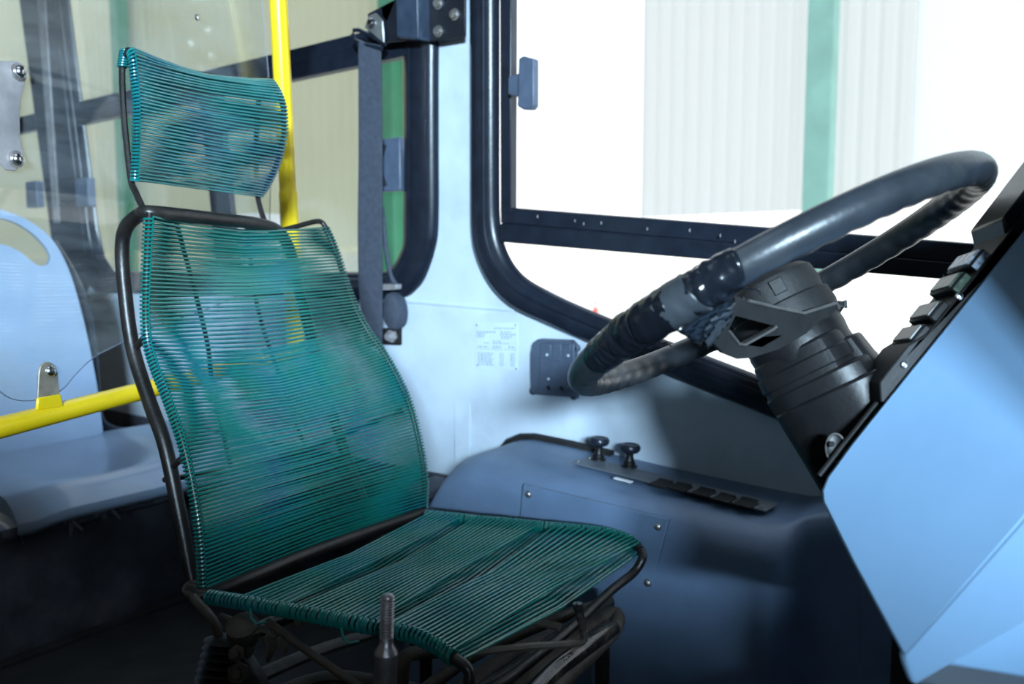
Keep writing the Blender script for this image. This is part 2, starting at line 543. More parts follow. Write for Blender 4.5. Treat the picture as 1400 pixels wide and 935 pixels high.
win2 = mk_window('window_2', po, pi, 0.025)
MB().tube([p + (q - p) * 0.75 + YW * 0.02 for p, q in zip(po, pi)], 0.004, 6, closed=True).build('bead', 'rubber', win2)
MB().box(W(-2.1, 0.575, -0.002), (1.6, 0.03, 0.035)).build('transom', 'rubber', win2, bev=0.004)
MB().box(W(-2.1, 0.535, 0.004), (1.6, 0.03, 0.045)).build('transom_lip', 'rubber', win2, bev=0.004)
MB().box(W(-2.1, 0.6, -0.03), (1.55, 0.004, 1.26), az=Vector((0, -WS, 1))).build('pane', 'glass', win2, smooth=False)
a = wl(284, 260); b = wl(312, 260)
MB().box(W((a.x + b.x) / 2, 0.26, -0.012), (abs(b.x - a.x), 0.02, 0.52), az=Vector((0, -WS, 1))).build('sash_post', 'rubber', win2, bev=0.003)
p = (wl(525, 197) + wl(556, 255)) / 2
lt = MB().box(p + YW * 0.01, (0.07, 0.02, 0.13)).build('latch', 'ecu', win2, bev=0.004)
MB().tube([p + YW * 0.024 + Vector((-0.012, 0, 0.05)), p + YW * 0.03 + Vector((-0.02, 0, 0.02)), p + YW * 0.03 + Vector((-0.02, 0, -0.02)), p + YW * 0.024 + Vector((-0.012, 0, -0.05))], 0.005, 6).build('latch_grip', 'rubber', lt)

win3 = mk_window('window_3', w3o, w3i, 0.025)
MB().box(W(-4.05, 0.56, -0.002), (1.75, 0.03, 0.06)).build('transom', 'rubber', win3, bev=0.004)
MB().box(W(-4.05, 0.6, -0.03), (1.75, 0.004, 1.26), az=Vector((0, -WS, 1))).build('pane', 'glass', win3, smooth=False)
win4 = mk_window('window_4', w4o, w4i, 0.025)
MB().box(W(-6.05, 0.56, -0.002), (1.75, 0.03, 0.06)).build('transom', 'rubber', win4, bev=0.004)
MB().box(W(-6.05, 0.6, -0.03), (1.75, 0.004, 1.26), az=Vector((0, -WS, 1))).build('pane', 'glass', win4, smooth=False)
# dark pillar cover between the second and third window, with its silver strip and pane latches
A, B = wl(40, 10), wl(105, 10)
tr = struct(MB().prism([W(-3.17, 1.4, .012), W(-2.93, 1.4, .012), W(-2.93, -0.02, .012), W(-2.99, -0.075, .012), W(-3.12, -0.075, .012), W(-3.17, -0.02, .012)], YW * 0.018).build('trim_1', 'rubber', bev=0.006))
MB().prism([wl(51, -20, .031), wl(62, -20, .031), wl(83, 305, .031), wl(75, 305, .031)], YW * 0.006).build('silver_strip', 'plate', tr, bev=0.002, label='pale silver strip')
MB().box(wl(48, 266, .02), (0.09, 0.03, 0.10)).build('pane_latch', 'ecu', tr, bev=0.005)
MB().box(wl(117, 263, .02), (0.09, 0.03, 0.10)).build('pane_latch', 'ecu', tr, bev=0.005)

# floor, platform, ceiling, right wall, rear wall
struct(MB().box((-3.4, 0.27, FL - 0.03), (9.2, 2.66, 0.06)).build('floor', 'floor', smooth=False))
cl = [Vector(p) for p in ((1.2, -1.1, 1.45), (1.2, 1.55, 1.45), (-8, 1.55, 1.45), (-8, -1.1, 1.45))]
light_gap = [Vector(p) for p in ((-0.5, -0.2, 1.45), (-0.5, 0.5, 1.45), (-1.1, 0.5, 1.45), (-1.1, -0.2, 1.45))]      # opening added overhead to bring sky highlights onto the seat cords
struct(MB().holed([cl, light_gap], (0, 0, 0.05)).build('ceiling', 'ceil', smooth=False))
RY = -1.05
rw_outer = [Vector((1.2, RY, FL)), Vector((1.2, RY, 1.45)), Vector((-8, RY, 1.45)), Vector((-8, RY, FL))]
rh = []
for x0, x1, z0, z1 in ((-2.6, -1.2, 0, .85), (-4.6, -3.2, 0, .85), (-6.6, -5.2, 0, .85), (-0.1, 1.19, 0.305, 0.85)):  # last opening placed and its sill raised to trim the lamp light
    rh.append([Vector((x0, RY, z0)), Vector((x0, RY, z1)), Vector((x1, RY, z1)), Vector((x1, RY, z0))])
struct(MB().holed([rw_outer] + rh, (0, -0.05, 0)).build('wall_right', 'ceil', smooth=False))
struct(MB().box((-8.02, 0.25, 0.26), (0.05, 2.6, 2.4)).build('wall_rear', 'ceil', smooth=False))
# unseen front closed up against sky light, one opening shaped for the lamp
wf = [Vector((1.2, -1.1, FL)), Vector((1.2, 1.6, FL)), Vector((1.2, 1.6, 1.45)), Vector((1.2, -1.1, 1.45))]
wh = [Vector((1.2, -1.06, 0.25)), Vector((1.2, -0.65, 0.25)), Vector((1.2, -0.65, 0.9)), Vector((1.2, -1.06, 0.9))]
struct(MB().holed([wf, wh], (0.05, 0, 0)).build('unseen_front_blocker', 'ceil', smooth=False))

struct(MB().prism([W(-8, FL, .002), W(-1.0, FL, .002), W(-1.0, -0.52, .002), W(-8, -0.52, .002)], YW * 0.012).build('baseboard_left', 'dusty', bev=0.003))

# ================================================================== CONSOLE (left of the driver)
con = thing('side_console', 'grey blue moulded side console along the wall under the window', 'console', (-0.7, 1.4, FL))
sec = []
xs = []
PX0 = -1.02


def con_sec(x, top, yin):
    """cross section from the wall over the top and down the inner face"""
    P = [(1.55, top), (1.48, top), (1.40, top - 0.002)]
    for k in range(1, 6):
        a = PI / 2 * k / 5
        P.append((1.38 - (1.38 - yin) * math.sin(a), top - 0.055 * (1 - math.cos(a))))
    P += [(yin - 0.003, top - 0.12), (yin - 0.006, top - 0.25), (yin - 0.01, FL)]
    return [Vector((x, y, z)) for (y, z) in P]


rows = []
tops = [(-1.19, -0.60), (-1.165, -0.545), (-1.13, -0.48), (-1.10, -0.435), (-1.075, -0.408), (-1.04, -0.392), (-1.0, -0.387), (-0.9, -0.392), (-0.8, -0.400), (-0.7, -0.408), (-0.6, -0.415), (-0.5, -0.420), (-0.44, -0.423), (-0.40, -0.424)]
for x, t in tops:
    rows.append(con_sec(x, t, 1.27))
for x, t, yi in [(-0.385, -0.424, 1.275), (-0.37, -0.420, 1.30), (-0.35, -0.41, 1.345), (-0.30, -0.40, 1.36), (-0.2, -0.40, 1.36), (0.5, -0.40, 1.36)]:
    rows.append(con_sec(x, t, yi))
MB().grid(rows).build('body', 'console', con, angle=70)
MB().prism([r for r in rows[0]] + [Vector((-1.19, 1.55, FL))], (-0.002, 0, 0)).build('end_cap', 'console', con, smooth=False)
MB().tube([Vector((r[1].x - .006, 1.515, r[1].z)) for r in rows[:9]], 0.013, 8).build('dark_edge_tube', 'blackm', con)  # dark tube standing in for the shade band along the wall edge
# foot at the rear lower corner
MB().box((-1.2, 1.36, -0.5), (0.08, 0.14, 0.02)).build('foot_ledge', 'dusty', con, bev=0.004)
# access panel with screws
yp = 1.262
ap = MB().prism([onY(715, 662, yp), onY(914, 710, yp), onY(890, 809, yp), onY(705, 760, yp)], (0, 0.01, 0)).build('access_panel', 'console', con, bev=0.0015)
for (u, v) in [(722, 676), (899, 720), (885, 797)]:
    p = onY(u, v, yp - 0.001)
    MB().lathe([(0.0075, 0.001), (0.0075, 0.0), (0.005, -0.003), (0.001, -0.004)], p, (0, 1, 0), 14).build('screw', 'steel', ap)
# recess panel in the dark front part of the face
fp = MB().prism([Vector((-0.26, 1.352, -0.50)), Vector((0.4, 1.352, -0.50)), Vector((0.4, 1.352, FL + 0.02)), Vector((-0.26, 1.352, FL + 0.02))], (0, 0.008, 0)).build('lower_panel', 'console', con, bev=0.004)
MB().prism([Vector((-0.21, 1.346, -0.55)), Vector((0.35, 1.346, -0.55)), Vector((0.35, 1.346, FL + 0.05)), Vector((-0.21, 1.346, FL + 0.05))], (0, 0.005, 0)).build('inset_door', 'blackm', fp, bev=0.003)
# switch strip plate on top
zc = -0.405
A = onZ(782, 634, -0.396); B = onZ(1046, 701, -0.418); C_ = onZ(1062, 683, -0.418); D_ = onZ(800, 617, -0.396)
ex = (B - A).normalized(); ey = (D_ - A); ey = (ey - ex * ey.dot(ex)).normalized(); ez = ex.cross(ey)
Ls = (B - A).length; Ws = 0.062
plate_c = A + ex * Ls / 2 + ey * Ws / 2
sp = MB().box(plate_c + ez * 0.002, (Ls, Ws, 0.005), ex, ey, ez).build('control_plate', 'cplate', con, bev=0.002)


def on_plate(s, t, h=0.0045):
    return A + ex * s + ey * t + ez * h


def plate_s(u, v):
    q = ray(u, v); n = ez; p0 = A + ez * 0.0045
    P = q * (p0.dot(n) / q.dot(n)); d = P - A
    return d.dot(ex), d.dot(ey)


for (u, v) in [(905, 662), (930, 667), (962, 674), (990, 682), (1020, 689)]:
    s_, t_ = plate_s(u, v)
    bz = MB().box(on_plate(s_, t_), (0.034, 0.040, 0.003), ex, ey, ez).build('switch_well', 'hole', sp, bev=0.001)
for i, (u, v) in enumerate([(905, 660), (930, 665), (962, 672), (990, 680), (1020, 686)]):
    s_, t_ = plate_s(u, v)
    o = MB()
    pts = [on_plate(s_ - 0.015, t_ - 0.018, 0.004), on_plate(s_ - 0.015, t_ - 0.018, 0.006), on_plate(s_ - 0.015, t_, 0.005), on_plate(s_ - 0.015, t_ + 0.018, 0.0085), on_plate(s_ - 0.015, t_ + 0.018, 0.004)]
    o.prism(pts, ex * 0.030)
    o.build('rocker_switch', 'black', sp, bev=0.001)
for (s_, t_) in [(0.008, 0.01), (Ls - 0.01, 0.01), (0.008, Ws - 0.008)]:
    MB().lathe([(0.004, 0), (0.0035, 0.002), (0.001, 0.003)], on_plate(s_, t_), ez, 10).build('screw', 'alu', sp)
# little white text tag
p = onZ(852, 659, -0.400)
MB().box(p + Vector((0, 0, 0.004)), (0.038, 0.010, 0.002), ex, ey, ez).build('white_tag', 'white', sp, label='small white tag')
# pull knobs
for (u, v, lab) in [(818, 628, 'rear'), (860, 638, 'front')]:
    s_, t_ = plate_s(u, v)
    p = on_plate(s_, t_)
    kn = MB().lathe([(0.0165, 0), (0.0165, 0.004), (0.012, 0.005), (0.012, 0.012), (0.0095, 0.013), (0.0075, 0.022), (0.0075, 0.030), (0.010, 0.033)], p, ez, 20).build('knob_stem', 'black', con)
    MB().lathe([(0.008, 0.028), (0.016, 0.031), (0.0205, 0.036), (0.021, 0.042), (0.018, 0.047), (0.012, 0.0475), (0.011, 0.046), (0.002, 0.046)], p, ez, 24).build('knob_cap', 'rubber', kn)

# ================================================================== NOTICE AND CONTROL BOX ON THE WALL
nq = [(650, 441), (708, 441), (708, 506), (651, 503)]
npts = [wl(u, v, 0.004) for u, v in nq]
st = tag(MB().prism(npts, YW * 0.0012).build('notice_plate', 'sticker', smooth=False), 'faded printed notice plate riveted to the pale blue wall', 'notice')


def nq_at(s, t):
    return (npts[0].lerp(npts[1], s)).lerp(npts[3].lerp(npts[2], s), t) + YW * 0.0016


nx = (npts[1] - npts[0]).normalized(); nz = (npts[0] - npts[3]).normalized()
ink = MB()
rows_ = [(0.04, [(0.05, .95)], .006, 0), (0.12, [(.45, .95)], .003, 1), (0.20, [(.03, .5), (.6, .85)], .003, 1), (.25, [(.03, .25), (.6, .95)], .003, 1), (.30, [(.03, .22), (.62, .88)], .003, 1),
         (.34, [(.62, .8)], .002, 1), (.40, [(.42, .62)], .002, 1), (.44, [(.2, .34), (.42, .8)], .002, 1), (.52, [(.05, .3), (.42, .62), (.78, .95)], .003, 1), (.57, [(.03, .36), (.4, .98)], .0015, 1)]
for k in range(7):
    rows_.append((.66 + k * .042, [(.05, .44 - .02 * (k % 3)), (.58, .68), (.83, .93)], .0022, 1))
for (t, segs, hgt, dark) in rows_:
    if not dark: continue
    for (a, b) in segs:
        x = a
        while x < b - 0.01:
            w_ = min(b - x, random.uniform(0.03, 0.08))
            c = nq_at(x + w_ / 2, t)
            ink.box(c, (w_ * 0.085 * 0.85, 0.0004, hgt), nx, YW, nz)
            x += w_ + 0.012
ink.build('print', 'ink', st, kind='stuff', smooth=False)
for (s_, t_) in [(0.04, .05), (.96, .05), (.05, .93)]:
    MB().lathe([(0.0022, 0), (0.002, 0.001), (0.0005, 0.0015)], nq_at(s_, t_), YW, 8).build('rivet', 'chrome', st)
MB().lathe([(0.0022, 0), (0.002, 0.001), (0.0005, 0.0015)], nq_at(.97, .97), YW, 8).build('rivet', 'hole', st)

ec_c = wl(764, 500, 0.004)
ecu = thing('control_box', 'flat grey electronic control box screwed to the wall behind the steering wheel', 'control box', ec_c)


def el(u, v, off): return wl(u, v, off)


MB().prism([el(736, 466, .004), el(742, 462, .004), el(786, 464, .004), el(791, 470, .004), el(790, 540, .004), el(740, 536, .004), el(733, 534, .004), el(733, 480, .004)], YW * 0.024).build('case', 'ecu', ecu, bev=0.003)
MB().prism([el(739, 468, .028), el(786, 470, .028), el(786, 534, .028), el(738, 531, .028)], YW * 0.004).build('lid', 'ecu', ecu, bev=0.002)
for (u0, u1, v0, v1) in [(741, 754, 470, 490), (757, 768, 470, 493), (771, 781, 470, 490)]:
    MB().prism([el(u0, v0, .032), el(u1, v0 + 1, .032), el(u1, v1 + 1, .032), el(u0, v1, .032)], YW * 0.003).build('raised_field', 'ecu', ecu, bev=0.0015)
for (u, v) in [(733, 474), (788, 476), (730, 534), (786, 541)]:
    p = el(u, v, .008)
    lg = MB().lathe([(0.009, -0.004), (0.009, 0.006), (0.007, 0.008)], p, YW, 14).build('mounting_lug', 'ecu', ecu)
    MB().lathe([(0.005, 0), (0.0045, 0.004), (0.001, 0.005)], p + YW * 0.007, YW, 10).build('screw', 'rubber', lg)
for (u, v) in [(748, 485), (777, 486), (750, 518)]:
    MB().lathe([(0.0032, 0), (0.003, 0.001)], el(u, v, .035 if v < 500 else .032), YW, 10).build('white_dot', 'sticker', ecu, label='pale round dot')
for (u, v) in [(750, 530), (768, 531)]:
    MB().lathe([(0.006, 0), (0.0055, 0.001)], el(u, v, .0325), YW, 12, sx=0.7).build('oval_hole', 'hole', ecu)

# ================================================================== SEAT BELT
bp = wl(575, 35, 0.0)
belt_br = thing('belt_bracket', 'black steel seat belt bracket bolted to the window pillar', 'bracket', bp)
MB().prism([wl(588, -40, .03), wl(638, -40, .03), wl(638, 50, .03), wl(590, 58, .03)], YW * 0.006).build('mounting_plate', 'beltm', belt_br, bev=0.002)
MB().prism([wl(559, -40, .030), wl(588, -40, .030), wl(590, 58, .030), wl(560, 56, .030)], YW * 0.045).build('channel', 'channel', belt_br, bev=0.005)
MB().prism([wl(507, 20, .05), wl(545, 0, .05), wl(561, -40, .05), wl(561, 56, .05), wl(522, 60, .05), wl(510, 45, .05)], YW * 0.012).build('arm', 'beltm', belt_br, bev=0.004)
for (u, v) in [(600, 5), (622, 20), (600, 43)]:
    MB().lathe([(0.013, 0), (0.013, 0.003), (0.009, 0.004), (0.009, 0.010), (0.004, 0.011)], wl(u, v, .036), YW, 16).build('bolt', 'steel', belt_br)
bt = thing('seat_belt', 'charcoal seat belt strap hanging from the bracket down beside the passenger window', 'seat belt', wl(520, 468, .05))
rg = MB().tube([wl(482, 47, .07), wl(485, 55, .07), wl(500, 61, .07), wl(522, 67, .07), wl(527, 61, .07), wl(508, 49, .07), wl(491, 41, .07), wl(484, 41, .07)], 0.0050, 8, closed=True).build('belt_guide', 'rubber', bt)
MB().prism([wl(500, 38, .07), wl(506, 22, .07), wl(516, 18, .07), wl(525, 28, .07), wl(527, 60, .07)], YW * 0.006).build('guide_tab', 'alu', bt, bev=0.003)
MB().lathe([(0.012, 0), (0.012, 0.004), (0.008, 0.009), (0.003, 0.010)], wl(509, 32, .076), YW, 16).build('bolt', 'chrome', bt)
for (L, R_, nm) in [([(491, 56), (491, 120), (491, 220), (490, 320), (492, 400), (500, 470)], [(521, 62), (522, 120), (523, 220), (523, 320), (523, 400), (523, 470)], 'strap')]:
    Lp = sp2([wl(u, v, .075 - .0 * v) for u, v in L]); Rp = sp2([wl(u, v, .066) for u, v in R_])
    MB().band(Lp, Rp, YW, 0.006, prof=((0, 0), (0.0, 0.25), (.08, .4), (.3, .1), (.5, .35), (.7, .1), (.92, .4), (1, 0.25), (1, 0))).build('strap', 'belt', bt, solid=0.0015)
Lp = sp2([wl(u, v, .05) for u, v in [(521, 300), (526, 350), (534, 385), (540, 392)]]); Rp = sp2([wl(u, v, .045) for u, v in [(525, 280), (531, 340), (537, 375), (546, 390)]])
MB().band(Lp, Rp, YW, 0.004, prof=((0, 0), (.5, .5), (1, 0))).build('return_strap', 'belt', bt, solid=0.0015)
bk = wl(539, 425, .03)
bl = MB().lathe([(0.03, -0.025), (0.046, -0.02), (0.050, 0.0), (0.045, 0.014), (0.028, 0.02)], bk, YW, 28, ref=(1, 0, 0), sx=0.62).build('reel', 'belt', bt)
MB().prism([wl(525, 388, .04), wl(550, 388, .04), wl(549, 395, .04), wl(527, 396, .04)], YW * 0.02).build('reel_mouth', 'plate', bl, bev=0.002)
anchor = tag(MB().prism([wl(523, 448, .004), wl(550, 448, .004), wl(550, 471, .004), wl(523, 470, .004)], YW * 0.01).build('anchor_plate', 'hole', bev=0.002), 'small dark anchor plate on the wall below the seat belt reel', 'plate')
an = MB().lathe([(0.017, 0), (0.017, 0.010), (0.011, 0.012), (0.010, 0.022), (0.004, 0.023)], wl(537, 459, .014), YW, 6).build('bolt_head', 'plate', anchor)
# dark stub under the window beside the strap
sb = tag(MB().prism([wl(478, 392, .004), wl(492, 392, .004), wl(492, 440, .004), wl(484, 440, .004)], YW * 0.05).build('rubber_block', 'rubber', bev=0.004), 'dark rubber block under the window edge behind the seat belt strap', 'block')

# ================================================================== YELLOW RAILS, PARTITION
A = onD(-60, 600, 1.08); B = onD(408, 479, 1.85)
yb = thing('partition_rail', 'yellow painted horizontal handrail behind the driver seat', 'handrail', (A + B) / 2)
MB().tube([A - (B - A) * 0.15, A, B], 0.016, 20).build('bar', 'yellow', yb)
top = onD(376.5, -80, 1.62); bot = onD(405, 479, 1.85)
dirp = (bot - top).normalized()
yp_ = thing('yellow_pole', 'upright yellow handrail pole behind the headrest', 'pole', bot)
MB().tube([top - dirp * 0.35, bot + dirp * 0.012], 0.0185, 20).build('tube', 'yellow', yp_)
k = sample([top, bot], (244 + 80) / (479 + 80))
MB().tube([k, bot - dirp * 0.02], 0.0205, 20).build('sleeve', 'yellow', yp_)
# clear acrylic partition in the plane of the rail
nP = (B - A); nP = Vector((nP.y, -nP.x, 0)).normalized()
P0 = A + nP * 0.005


def pa(u, v): return onP(u, v, P0, nP)


edge = sp2([pa(-70, 470), pa(-20, 515), pa(0, 535), pa(19, 546), pa(48, 547), pa(83, 534), pa(104, 511), pa(128, 489), pa(164, 470), pa(215, 445), pa(290, 420), pa(345, 395)], 4)
edge += [pa(368, 340), pa(371, 200), pa(367, 100), pa(358, 0), pa(352, -80), pa(-70, -300)]
pt = thing('acrylic_partition', 'scratched clear acrylic partition sheet fixed above the yellow rail', 'partition', pa(48, 547))
MB().prism(edge, nP * -0.004).build('sheet', 'acryl', pt, smooth=False)
MB().tube(edge[8:-1], 0.0008, 5).build('cut_edge', 'ecu', pt)
tp = thing('clamp_tab', 'small metal tab with a round screw holding the clear sheet to the yellow rail', 'bracket', pa(62, 545))
MB().prism([p + nP * 0.002 for p in [pa(48, 550), pa(50, 510), pa(52, 500), pa(58, 495), pa(66, 495), pa(73, 500), pa(76, 510), pa(79, 545), pa(79, 550)]], nP * 0.003).build('tab', 'clear', tp, bev=0.001)
MB().prism([p + nP * 0.002 for p in [pa(46, 560), pa(47, 544), pa(79, 538), pa(83, 556)]], nP * 0.005).build('weld_foot', 'yellow', tp, bev=0.002)
MB().lathe([(0.0095, 0), (0.0095, 0.001), (0.0075, 0.005), (0.003, 0.007)], pa(66, 507) + nP * 0.004, nP, 16).build('screw', 'chrome', tp)
# mounting plate with two dome screws at the left edge
mp_ = thing('mounting_plate', 'bare steel mounting plate with two dome screws at the left of the clear sheet', 'plate', pa(8, 232))
MB().prism([p + nP * 0.002 for p in [pa(-30, 84), pa(20, 84), pa(29, 90), pa(33, 102), pa(30, 115), pa(25, 135), pa(23, 160), pa(24, 190), pa(29, 212), pa(27, 226), pa(16, 234), pa(4, 232), pa(-4, 222), pa(-30, 200)]], nP * 0.004).build('plate', 'plate', mp_, bev=0.001)
for (u, v) in [(21, 99), (17, 218)]:
    sc = MB().lathe([(0.0125, 0), (0.0125, 0.0015), (0.010, 0.002)], pa(u, v) + nP * 0.006, nP, 18).build('washer', 'steel', mp_)
    MB().lathe([(0.0095, 0), (0.009, 0.004), (0.0065, 0.0075), (0.003, 0.009), (0.001, 0.0092)], pa(u, v) + nP * 0.008, nP, 18).build('screw', 'chrome', sc)
sc = tag(MB().lathe([(0.006, 0), (0.005, 0.004), (0.002, 0.005)], pa(269, 24) + nP * 0.0002, nP, 14).build('screw', 'chrome'), 'single small bright screw high on the clear partition sheet', 'screw')

# ================================================================== PASSENGER SEAT
ps = thing('passenger_seat', 'light blue plastic passenger seat with a grab hole in its backrest', 'seat', (-2.1, 1.0, FL + 0.3))
XB = -2.32


def bk_(u, v):
    p = onX(u, v, XB)
    x = XB - 0.22 * max(0, p.z + 0.42)
    return onX(u, v, x)


outl = sp2([bk_(-130, 300), bk_(-90, 283), bk_(-40, 276), bk_(0, 286), bk_(38, 301), bk_(72, 328), bk_(94, 368), bk_(110, 420), bk_(124, 480), bk_(134, 535), bk_(141, 590)], 4) + [bk_(100, 640), bk_(-150, 640), bk_(-160, 420)]
hole = sp2([bk_(-60, 297), bk_(-10, 297), bk_(17, 303), bk_(36, 313), bk_(52, 326), bk_(64, 340), bk_(69, 352), bk_(64, 362), bk_(53, 363), bk_(42, 356), bk_(30, 346), bk_(15, 338), bk_(-5, 333), bk_(-60, 332)], 3)
o = MB().holed([outl, hole], (-0.014, 0, 0)).build('backrest', 'seat', ps, bev=0.004)
blk = sp2([bk_(80, 330), bk_(104, 368), bk_(126, 420), bk_(136, 480), bk_(140, 530), bk_(142, 560), bk_(149, 580), bk_(170, 590), bk_(200, 592), bk_(225, 593)], 4)
MB().tube([p + Vector((-0.035, 0, 0)) for p in blk], 0.011, 8).build('black_rim', 'rubber', ps, label='black rubber rim')
# pan, double width, with a dished top and rounded front lip
rows = []
NX, NY = 14, 30
y0, y1 = 0.79, 1.47
for j in range(NY + 1):
    y = y0 + (y1 - y0) * j / NY
    row = []
    for i in range(NX + 1):
        t = i / NX                       # 0 rear, 1 front
        x = -2.34 + 0.47 * t
        z = -0.475 - 0.02 * t
        lobe = math.sin(min(1, max(0, (y - y0) / 0.42)) * PI) if y < y0 + .42 else math.sin(min(1, max(0, (y - y0 - .42) / 0.40)) * PI)
        z -= 0.028 * lobe * math.sin(PI * min(1, t * 1.15)) ** 0.8 if t * 1.15 < 1 else 0
        if t > 0.8: z -= 0.05 * ((t - 0.8) / 0.2) ** 2
        e = max(0, (0.09 - (y - y0)) / 0.09)
        z -= 0.03 * e * e
        x -= 0.07 * (1 - math.sqrt(max(0, 1 - e * e))) * t
        row.append(Vector((x, y, z)))
    rows.append(row)
m_ = MB().grid(rows)
low = []
for row in rows:
    low.append([row[-1], row[-1] + Vector((-0.002, 0, -0.018)), row[-1] + Vector((-0.02, 0, -0.034)), row[-1] + Vector((-0.3, 0, -0.036))])
m_.grid(low)
m_.grid([[p for p in rows[0]], [p + Vector((0, 0.01, -0.05)) for p in rows[0]]])
m_.build('seat_pan', 'seat', ps, angle=80)
MB().tube([(-1.96, 0.76, -0.60), (-1.96, 1.5, -0.60)], 0.014, 8).build('support_bar', 'dusty', ps)
# torn foam hanging under the lip
fo = MB()
for k in range(34):
    y = 0.84 + k * 0.019
    if random.random() < 0.25: continue
    L_ = random.choice([.012, .02, .03, .06]) * random.uniform(.7, 1.3)
    w_ = random.uniform(0.006, 0.016)
    p0 = Vector((-1.90 - random.random() * .05, y, -0.555))
    pp = cr_spline([p0, p0 + Vector((random.uniform(-.01, .01), random.uniform(-.012, .012), -L_ * .5)), p0 + Vector((random.uniform(-.01, .01), random.uniform(-.02, .02), -L_))], 4)
    fo.tube(pp, [w_ * (1 - .07 * j) * random.uniform(.75, 1.15) for j in range(len(pp))], 7)
for k in range(16):
    c = Vector((-1.96 + random.uniform(-.03, .03), 0.85 + k * .04, -0.575))
    fo.lathe([(0.006, -.03), (0.02 * random.uniform(.7, 1.3), -.012), (0.024, 0.004), (0.01, .018)], c, (random.uniform(-.4, .4), random.uniform(-.4, .4), 1), 9)
fo.build('torn_foam', 'dusty', ps, kind='stuff')
# wheel arch box carrying it
MBX = MB()
rows = []
for j in range(25):
    y = 0.55 + j * 0.04
    r_ = []
    for i in range(9):
        z = FL + (0.30) * i / 8
        x = -2.02 - 0.05 * (i / 8) ** 2 + 0.012 * noise.noise(Vector((y * 9, z * 9, 0)))
        r_.append(Vector((x, y, z)))
    for i in range(1, 6):
        r_.append(Vector((-2.07 - 0.1 * i, y, FL + 0.30 + 0.01 * noise.noise(Vector((y * 9, i, 3))))))
    rows.append(r_)
arch = tag(MBX.grid(rows).build('wheel_arch_box', 'dusty', angle=70), 'dusty dark steel wheel arch box under the blue passenger seat', 'box')
struct(MB().box((-2.0, 0.25, FL + 0.006), (0.03, 2.5, 0.012)).build('trim_2', 'floor', bev=0.003))

# ================================================================== DRIVER SEAT
seat = thing('driver_seat', 'high backed driver seat strung with teal plastic cord on a black tube frame', 'seat', (-0.85, 0.88, FL))


def smooth_path(P, n=60):
    c = cr_spline(P, 8)
    return [sample(c, i / (n - 1)) for i in range(n)]


back_near = smooth_path([onY(u, v, 0.65) for u, v in [(205, 290), (203, 330), (201, 380), (200, 430), (203, 468), (214, 505), (228, 540), (249, 600), (262, 655), (271, 707), (276, 760), (278, 806)]])
farY = lambda v: 1.03 + 0.087 * min(1, max(0, (v - 308) / 200))
back_far = smooth_path([onY(u, v, farY(v)) for u, v in [(443, 309), (459, 345), (477, 400), (498, 446), (524, 483), (547, 524), (562, 562), (574, 612), (580, 654), (579, 697)]])


def strands(parent, near, far, n, R, rc, sag, m, name='cord', t0=0.0, t1=1.0, nmap=None, fmap=None, dz=0.0, fwd=Vector((1, 0, 0)), kink=0.5):
    cnt = 0
    for i in range(n):
        tn = nmap[i] if nmap else t0 + (t1 - t0) * i / (n - 1)
        tf = fmap[i] if fmap else tn
        tn2 = (nmap[i + 1] if i + 1 < n else nmap[i] + (nmap[i] - nmap[i - 1])) if nmap else tn + (t1 - t0) / (n - 1)
        N, F = sample(near, tn), sample(far, tf)
        N2 = sample(near, min(1, tn2))
        a = (F - N).normalized()
        def nrm(path, t, aa):
            tg = (sample(path, min(1, t + .02)) - sample(path, max(0, t - .02))).normalized()
            q = tg.cross(aa)
            if q.dot(fwd) < 0: q = -q
            return q.normalized()
        nN, nF = nrm(near, tn, a), nrm(far, tf, a)
        jit = random.uniform(-1, 1)
        P = []
        sg = sag(tn) if callable(sag) else sag
        dzz = dz(tn) if callable(dz) else dz
        for k in range(7):
            t = k / 6
            w = math.sin(PI * t) ** 0.8 if t not in (0, 1) else 0
            w = 1 - abs(t - kink) / (kink if t < kink else 1 - kink)
            w = w * (1.6 - 0.6 * w)
            P.append(N.lerp(F, t) + nN.lerp(nF, t) * R - nN * sg * w + Vector((0, 0, dzz * w)) + Vector((0, 0, jit * 0.0012 * w)))
        for k in range(1, 5):
            th = PI * k / 5
            P.append(F + (nF * math.cos(th) + a * math.sin(th)) * R)
        for k in range(6, -1, -1):
            t = k / 6
            w = 1 - abs(t - kink) / (kink if t < kink else 1 - kink)
            P.append(N2.lerp(F, t) - nN.lerp(nF, t) * R - nN * sg * 0.55 * w + Vector((0, 0, dzz * 0.5 * w)))
        for k in range(1, 7):
            th = PI + PI * k / 6
            c = N2.lerp(N, k / 6 * 0.5)
            P.append(c + (nN * math.cos(th) + a * math.sin(th)) * R)
        MB().tube(P, rc, 6).build(name, m, parent)


bs = MB().tube(back_near, 0.0058, 10).build('backrest_rail', 'frame', seat)
bs2 = MB().tube(back_far, 0.0048, 10).build('backrest_rail', 'frame', seat)
strands(seat, back_near, back_far, 94, 0.0078, 0.0018, lambda t: 0.022 + 0.022 * math.sin(PI * min(1, t * 1.2)), 'cord', t0=0.01, t1=0.99, dz=lambda t: -0.018 * (1 - t))

